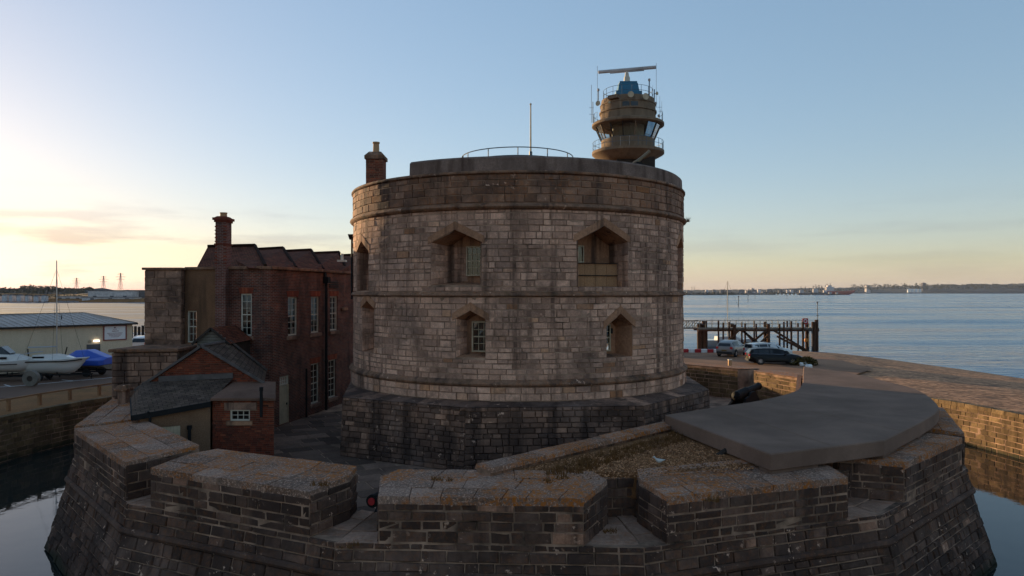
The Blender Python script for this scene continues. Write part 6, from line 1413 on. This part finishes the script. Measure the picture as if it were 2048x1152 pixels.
# pylons
for px, y1, Y, lab in ((153, 556, 1500, 'faint lattice pylon above the low white factory shed'), (207, 552, 1500, 'narrow lattice pylon between its two neighbours'), (241, 546, 1400, 'tallest lattice pylon standing behind the factory hall'), (60, 568, 2400, 'tiny far pylon above the wooded hill')):
    q = at(px, y1, Y=Y); b = 4.2 if Y < 2000 else 3; H_ = q.z; m = MB(); t_ = .28
    py_ = thing('pylon', lab, 'pylon', (q.x, Y, 0)); lev = [0, .25, .45, .6, .72, .82, .91, 1.0]; wd = lambda s: b * (1 - s) ** 1.25 + .55
    for sx_ in (-1, 1):
        for sy_ in (-1, 1): m.tube([(q.x + sx_ * wd(s), Y + sy_ * wd(s), s * H_) for s in lev], t_, 4)
    for s0, s1 in zip(lev[:-1], lev[1:]):
        for sy_ in (-1, 1): m.bar((q.x - wd(s0), Y + sy_ * wd(s0), s0 * H_), (q.x + wd(s1), Y + sy_ * wd(s1), s1 * H_), t_); m.bar((q.x + wd(s0), Y + sy_ * wd(s0), s0 * H_), (q.x - wd(s1), Y + sy_ * wd(s1), s1 * H_), t_)
    m.build('lattice_mast', M['far_grey'], py_)
    for s, w in ((.7, 8), (.82, 10), (.94, 6.5)):
        m = MB(); m.bar((q.x - w, Y, s * H_), (q.x + w, Y, s * H_), .4); m.bar((q.x - w, Y, s * H_), (q.x, Y, s * H_ + 2.5), .25); m.bar((q.x + w, Y, s * H_), (q.x, Y, s * H_ + 2.5), .25); m.build('cross_arm', M['far_grey'], py_)
# ships and refinery jetty
Ys = 2060
def ship(p0, p1, lab, col, hh, sup, masts, Y=Ys, name='ship', cat='ship', flip=1):
    a, b = (p0 - 1024) / F * Y, (p1 - 1024) / F * Y; L = b - a; s = thing(name, lab, cat, ((a + b) / 2, Y, -2)); m = MB(); c = (a + b) / 2
    hull(m, L, L * .17, -1.0, hh, hh * .3); m.v = [(flip * x, y, z) for x, y, z in m.v]; m.build('hull', M[col], s, smooth=True, local=True)
    for (u0, u1, z0, z1) in sup: m = MB(); m.mm((L * (u0 - .5), -L * .06, z0), (L * (u1 - .5), L * .06, z1)); m.build('deckhouse', M['far_building'], s, local=True)
    for (u, z0, z1, w) in masts: m = MB(); m.cyl((L * (u - .5), 0, z0), (L * (u - .5), 0, z1), w, n=6); m.build('mast', M['far_grey'], s, local=True)
ship(1648, 1710, 'long red hulled tanker lying at the far jetty', 'ship_red', 11, ((.05, .3, 11, 24), (.1, .22, 24, 29)), ((.2, 24, 36, .8), (.45, 11, 22, .6), (.6, 11, 18, .6), (.8, 11, 20, .5), (.92, 11, 17, .5)), Y=2150)
ship(1596, 1626, 'small grey vessel at the jetty left of its neighbours', 'far_grey', 6, ((.1, .35, 6, 14),), ((.2, 14, 26, .7), (.6, 6, 18, .6)), Y=2120)
ship(1624, 1662, 'grey vessel with tall masts at the jetty beside the red tanker', 'far_grey', 7, ((.05, .3, 7, 18), (.6, .75, 7, 14)), ((.2, 18, 32, .8), (.5, 7, 28, .7), (.7, 14, 30, .7), (.35, 7, 24, .6)), Y=2120)
ship(1652, 1670, 'dark tug with pale bow in front of the tanker', 'dark_wood', 3.0, ((.3, .6, 3, 8),), ((.45, 8, 14, .4),), Y=2040, name='tug', cat='tug')
ship(1667, 1682, 'smaller dark tug lying nearest the tanker stem', 'dark_wood', 2.8, ((.3, .6, 2.8, 7),), ((.45, 7, 12, .4),), Y=2045, name='tug', cat='tug')
jt = thing('refinery_jetty', 'long dark jetty with loading gantries on the far water', 'jetty', at(1560, 588, Y=2200)[:2] + (-2,) if False else (830, 2200, -2))
X = lambda p: (p - 1024) / F * 2200
m = MB(); m.mm((X(1440), 2200, 2.2), (X(1690), 2212, 3.8)); m.build('deck', M['far_land'], jt)
for k in range(30): m = MB(); x = X(1445 + k * 8); m.mm((x - .8, 2201, -3), (x + .8, 2211, 2.2)); m.build('pile', M['far_land'], jt)
for p, h in ((1604, 12), (1612, 18), (1619, 15), (1628, 22), (1634, 20), (1640, 24), (1646, 19), (1656, 27), (1661, 22), (1667, 18)):
    m = MB(); x = X(p)
    for s in (-2, 2): m.bar((x + s, 2206, 3.8), (x + s * .4, 2206, 3.8 + h), .9)
    m.bar((x - 1, 2206, 3.8 + h * .8), (x + RN(-6, 6), 2200, 3.8 + h * RN(.9, 1.25)), .8); m.bar((x - 3, 2206, 3.8 + h * .5), (x + 3, 2206, 3.8 + h * .5), .8); m.build('gantry', M['far_grey'], jt)
# blocks and chimneys of the far town
for px, w, y1, Y, lab in ((1735, 8, 571, 4100, 'square tower block above the far shore town'), (1447 + 400, 7, 566, 4150, 'tall brown tower block on the wooded far shore'), (1505, 6, 577, 3400, 'pale block of flats at the far water front'), (1497, 5, 579, 3400, 'low white block beside the flats at the far water front')):
    q = at(px, y1, Y=Y); W = w / F * Y; b = thing('tower_block', lab, 'building', (q.x, Y, 0)); m = MB(); m.mm((q.x - W / 2, Y - W / 2, 0), (q.x + W / 2, Y + W / 2, q.z)); m.build('wall', M['far_building' if px != 1847 else 'far_grey'], b)
    for k in range(4):
        m = MB(); z = q.z * (.55 + .1 * k); m.mm((q.x - W * .42, Y - W / 2 - .4, z), (q.x + W * .42, Y - W / 2 - .05, z + q.z * .04)); m.build('window_band', M['far_grey'], b)
    m = MB(); m.mm((q.x - W * .2, Y - W * .2, q.z), (q.x + W * .2, Y + W * .2, q.z + W * .12)); m.build('roof_house', M['far_grey'], b)
for px, y1 in ((1384, 573), (1388.5, 573)):
    q = at(px, y1, Y=4600); m = MB(); m.cyl((q.x, 4600, 0), (q.x, 4600, q.z), 2.2, 1.6, 8); tag(m.build('chimney_stack', M['far_grey']), 'one of two slim chimneys on the far skyline beside the keep', 'chimney', 'far twin chimneys')
for px in (1806, 1813, 1820, 1827):
    q = at(px, 580, Y=4080); m = MB(); m.cyl((q.x, 4020, 4), (q.x, 4020, 22), 9, n=14); m.lathe([(9, 0), (5, 1.6), (.1, 2.2)], (q.x, 4020, 22), 14); tag(m.build('storage_tank', M['white']), 'white storage tank in a row on the far shore', 'tank', 'storage tanks on the far shore')
for k in range(26):
    px = RN(1372, 1600); Y = RN(3150, 3280); q = at(px, 583, Y=Y); W = RN(8, 26); h = RN(5, 16); r = thing('distant_building', 'small pale building in the row along the far water front', 'building', (q.x, Y, 0), 0, 'buildings of the far water front')
    m = MB(); m.mm((q.x - W / 2, Y, 0), (q.x + W / 2, Y + 12, h + 2)); m.build('wall', M['far_grey' if k % 4 else 'far_building'], r)
    m = MB(); m.mm((q.x - W / 2 - .4, Y - .4, h + 2), (q.x + W / 2 + .4, Y + 12.4, h + 3)); m.build('roof', M['far_grey'], r)

# ---------------------------------------------------------------- evening haze
HAZE = 3.6e-5
if HAZE:
    m = MB(); m.mm((-9600, -9600, -8), (9600, 9600, 115)); hz_ = m.build('haze', M['white'])
    hm = bpy.data.materials.new('haze_air'); hm.use_nodes = True; hn = hm.node_tree; hn.nodes.remove(hn.nodes['Principled BSDF'])
    pv = hn.nodes.new('ShaderNodeVolumePrincipled'); pv.inputs['Color'].default_value = (.70, .80, 1.0, 1); pv.inputs['Density'].default_value = HAZE; pv.inputs['Anisotropy'].default_value = 0.0
    hn.links.new(pv.outputs[0], hn.nodes['Material Output'].inputs['Volume']); hz_.data.materials.clear(); hz_.data.materials.append(hm); tag(hz_, kind='stuff')
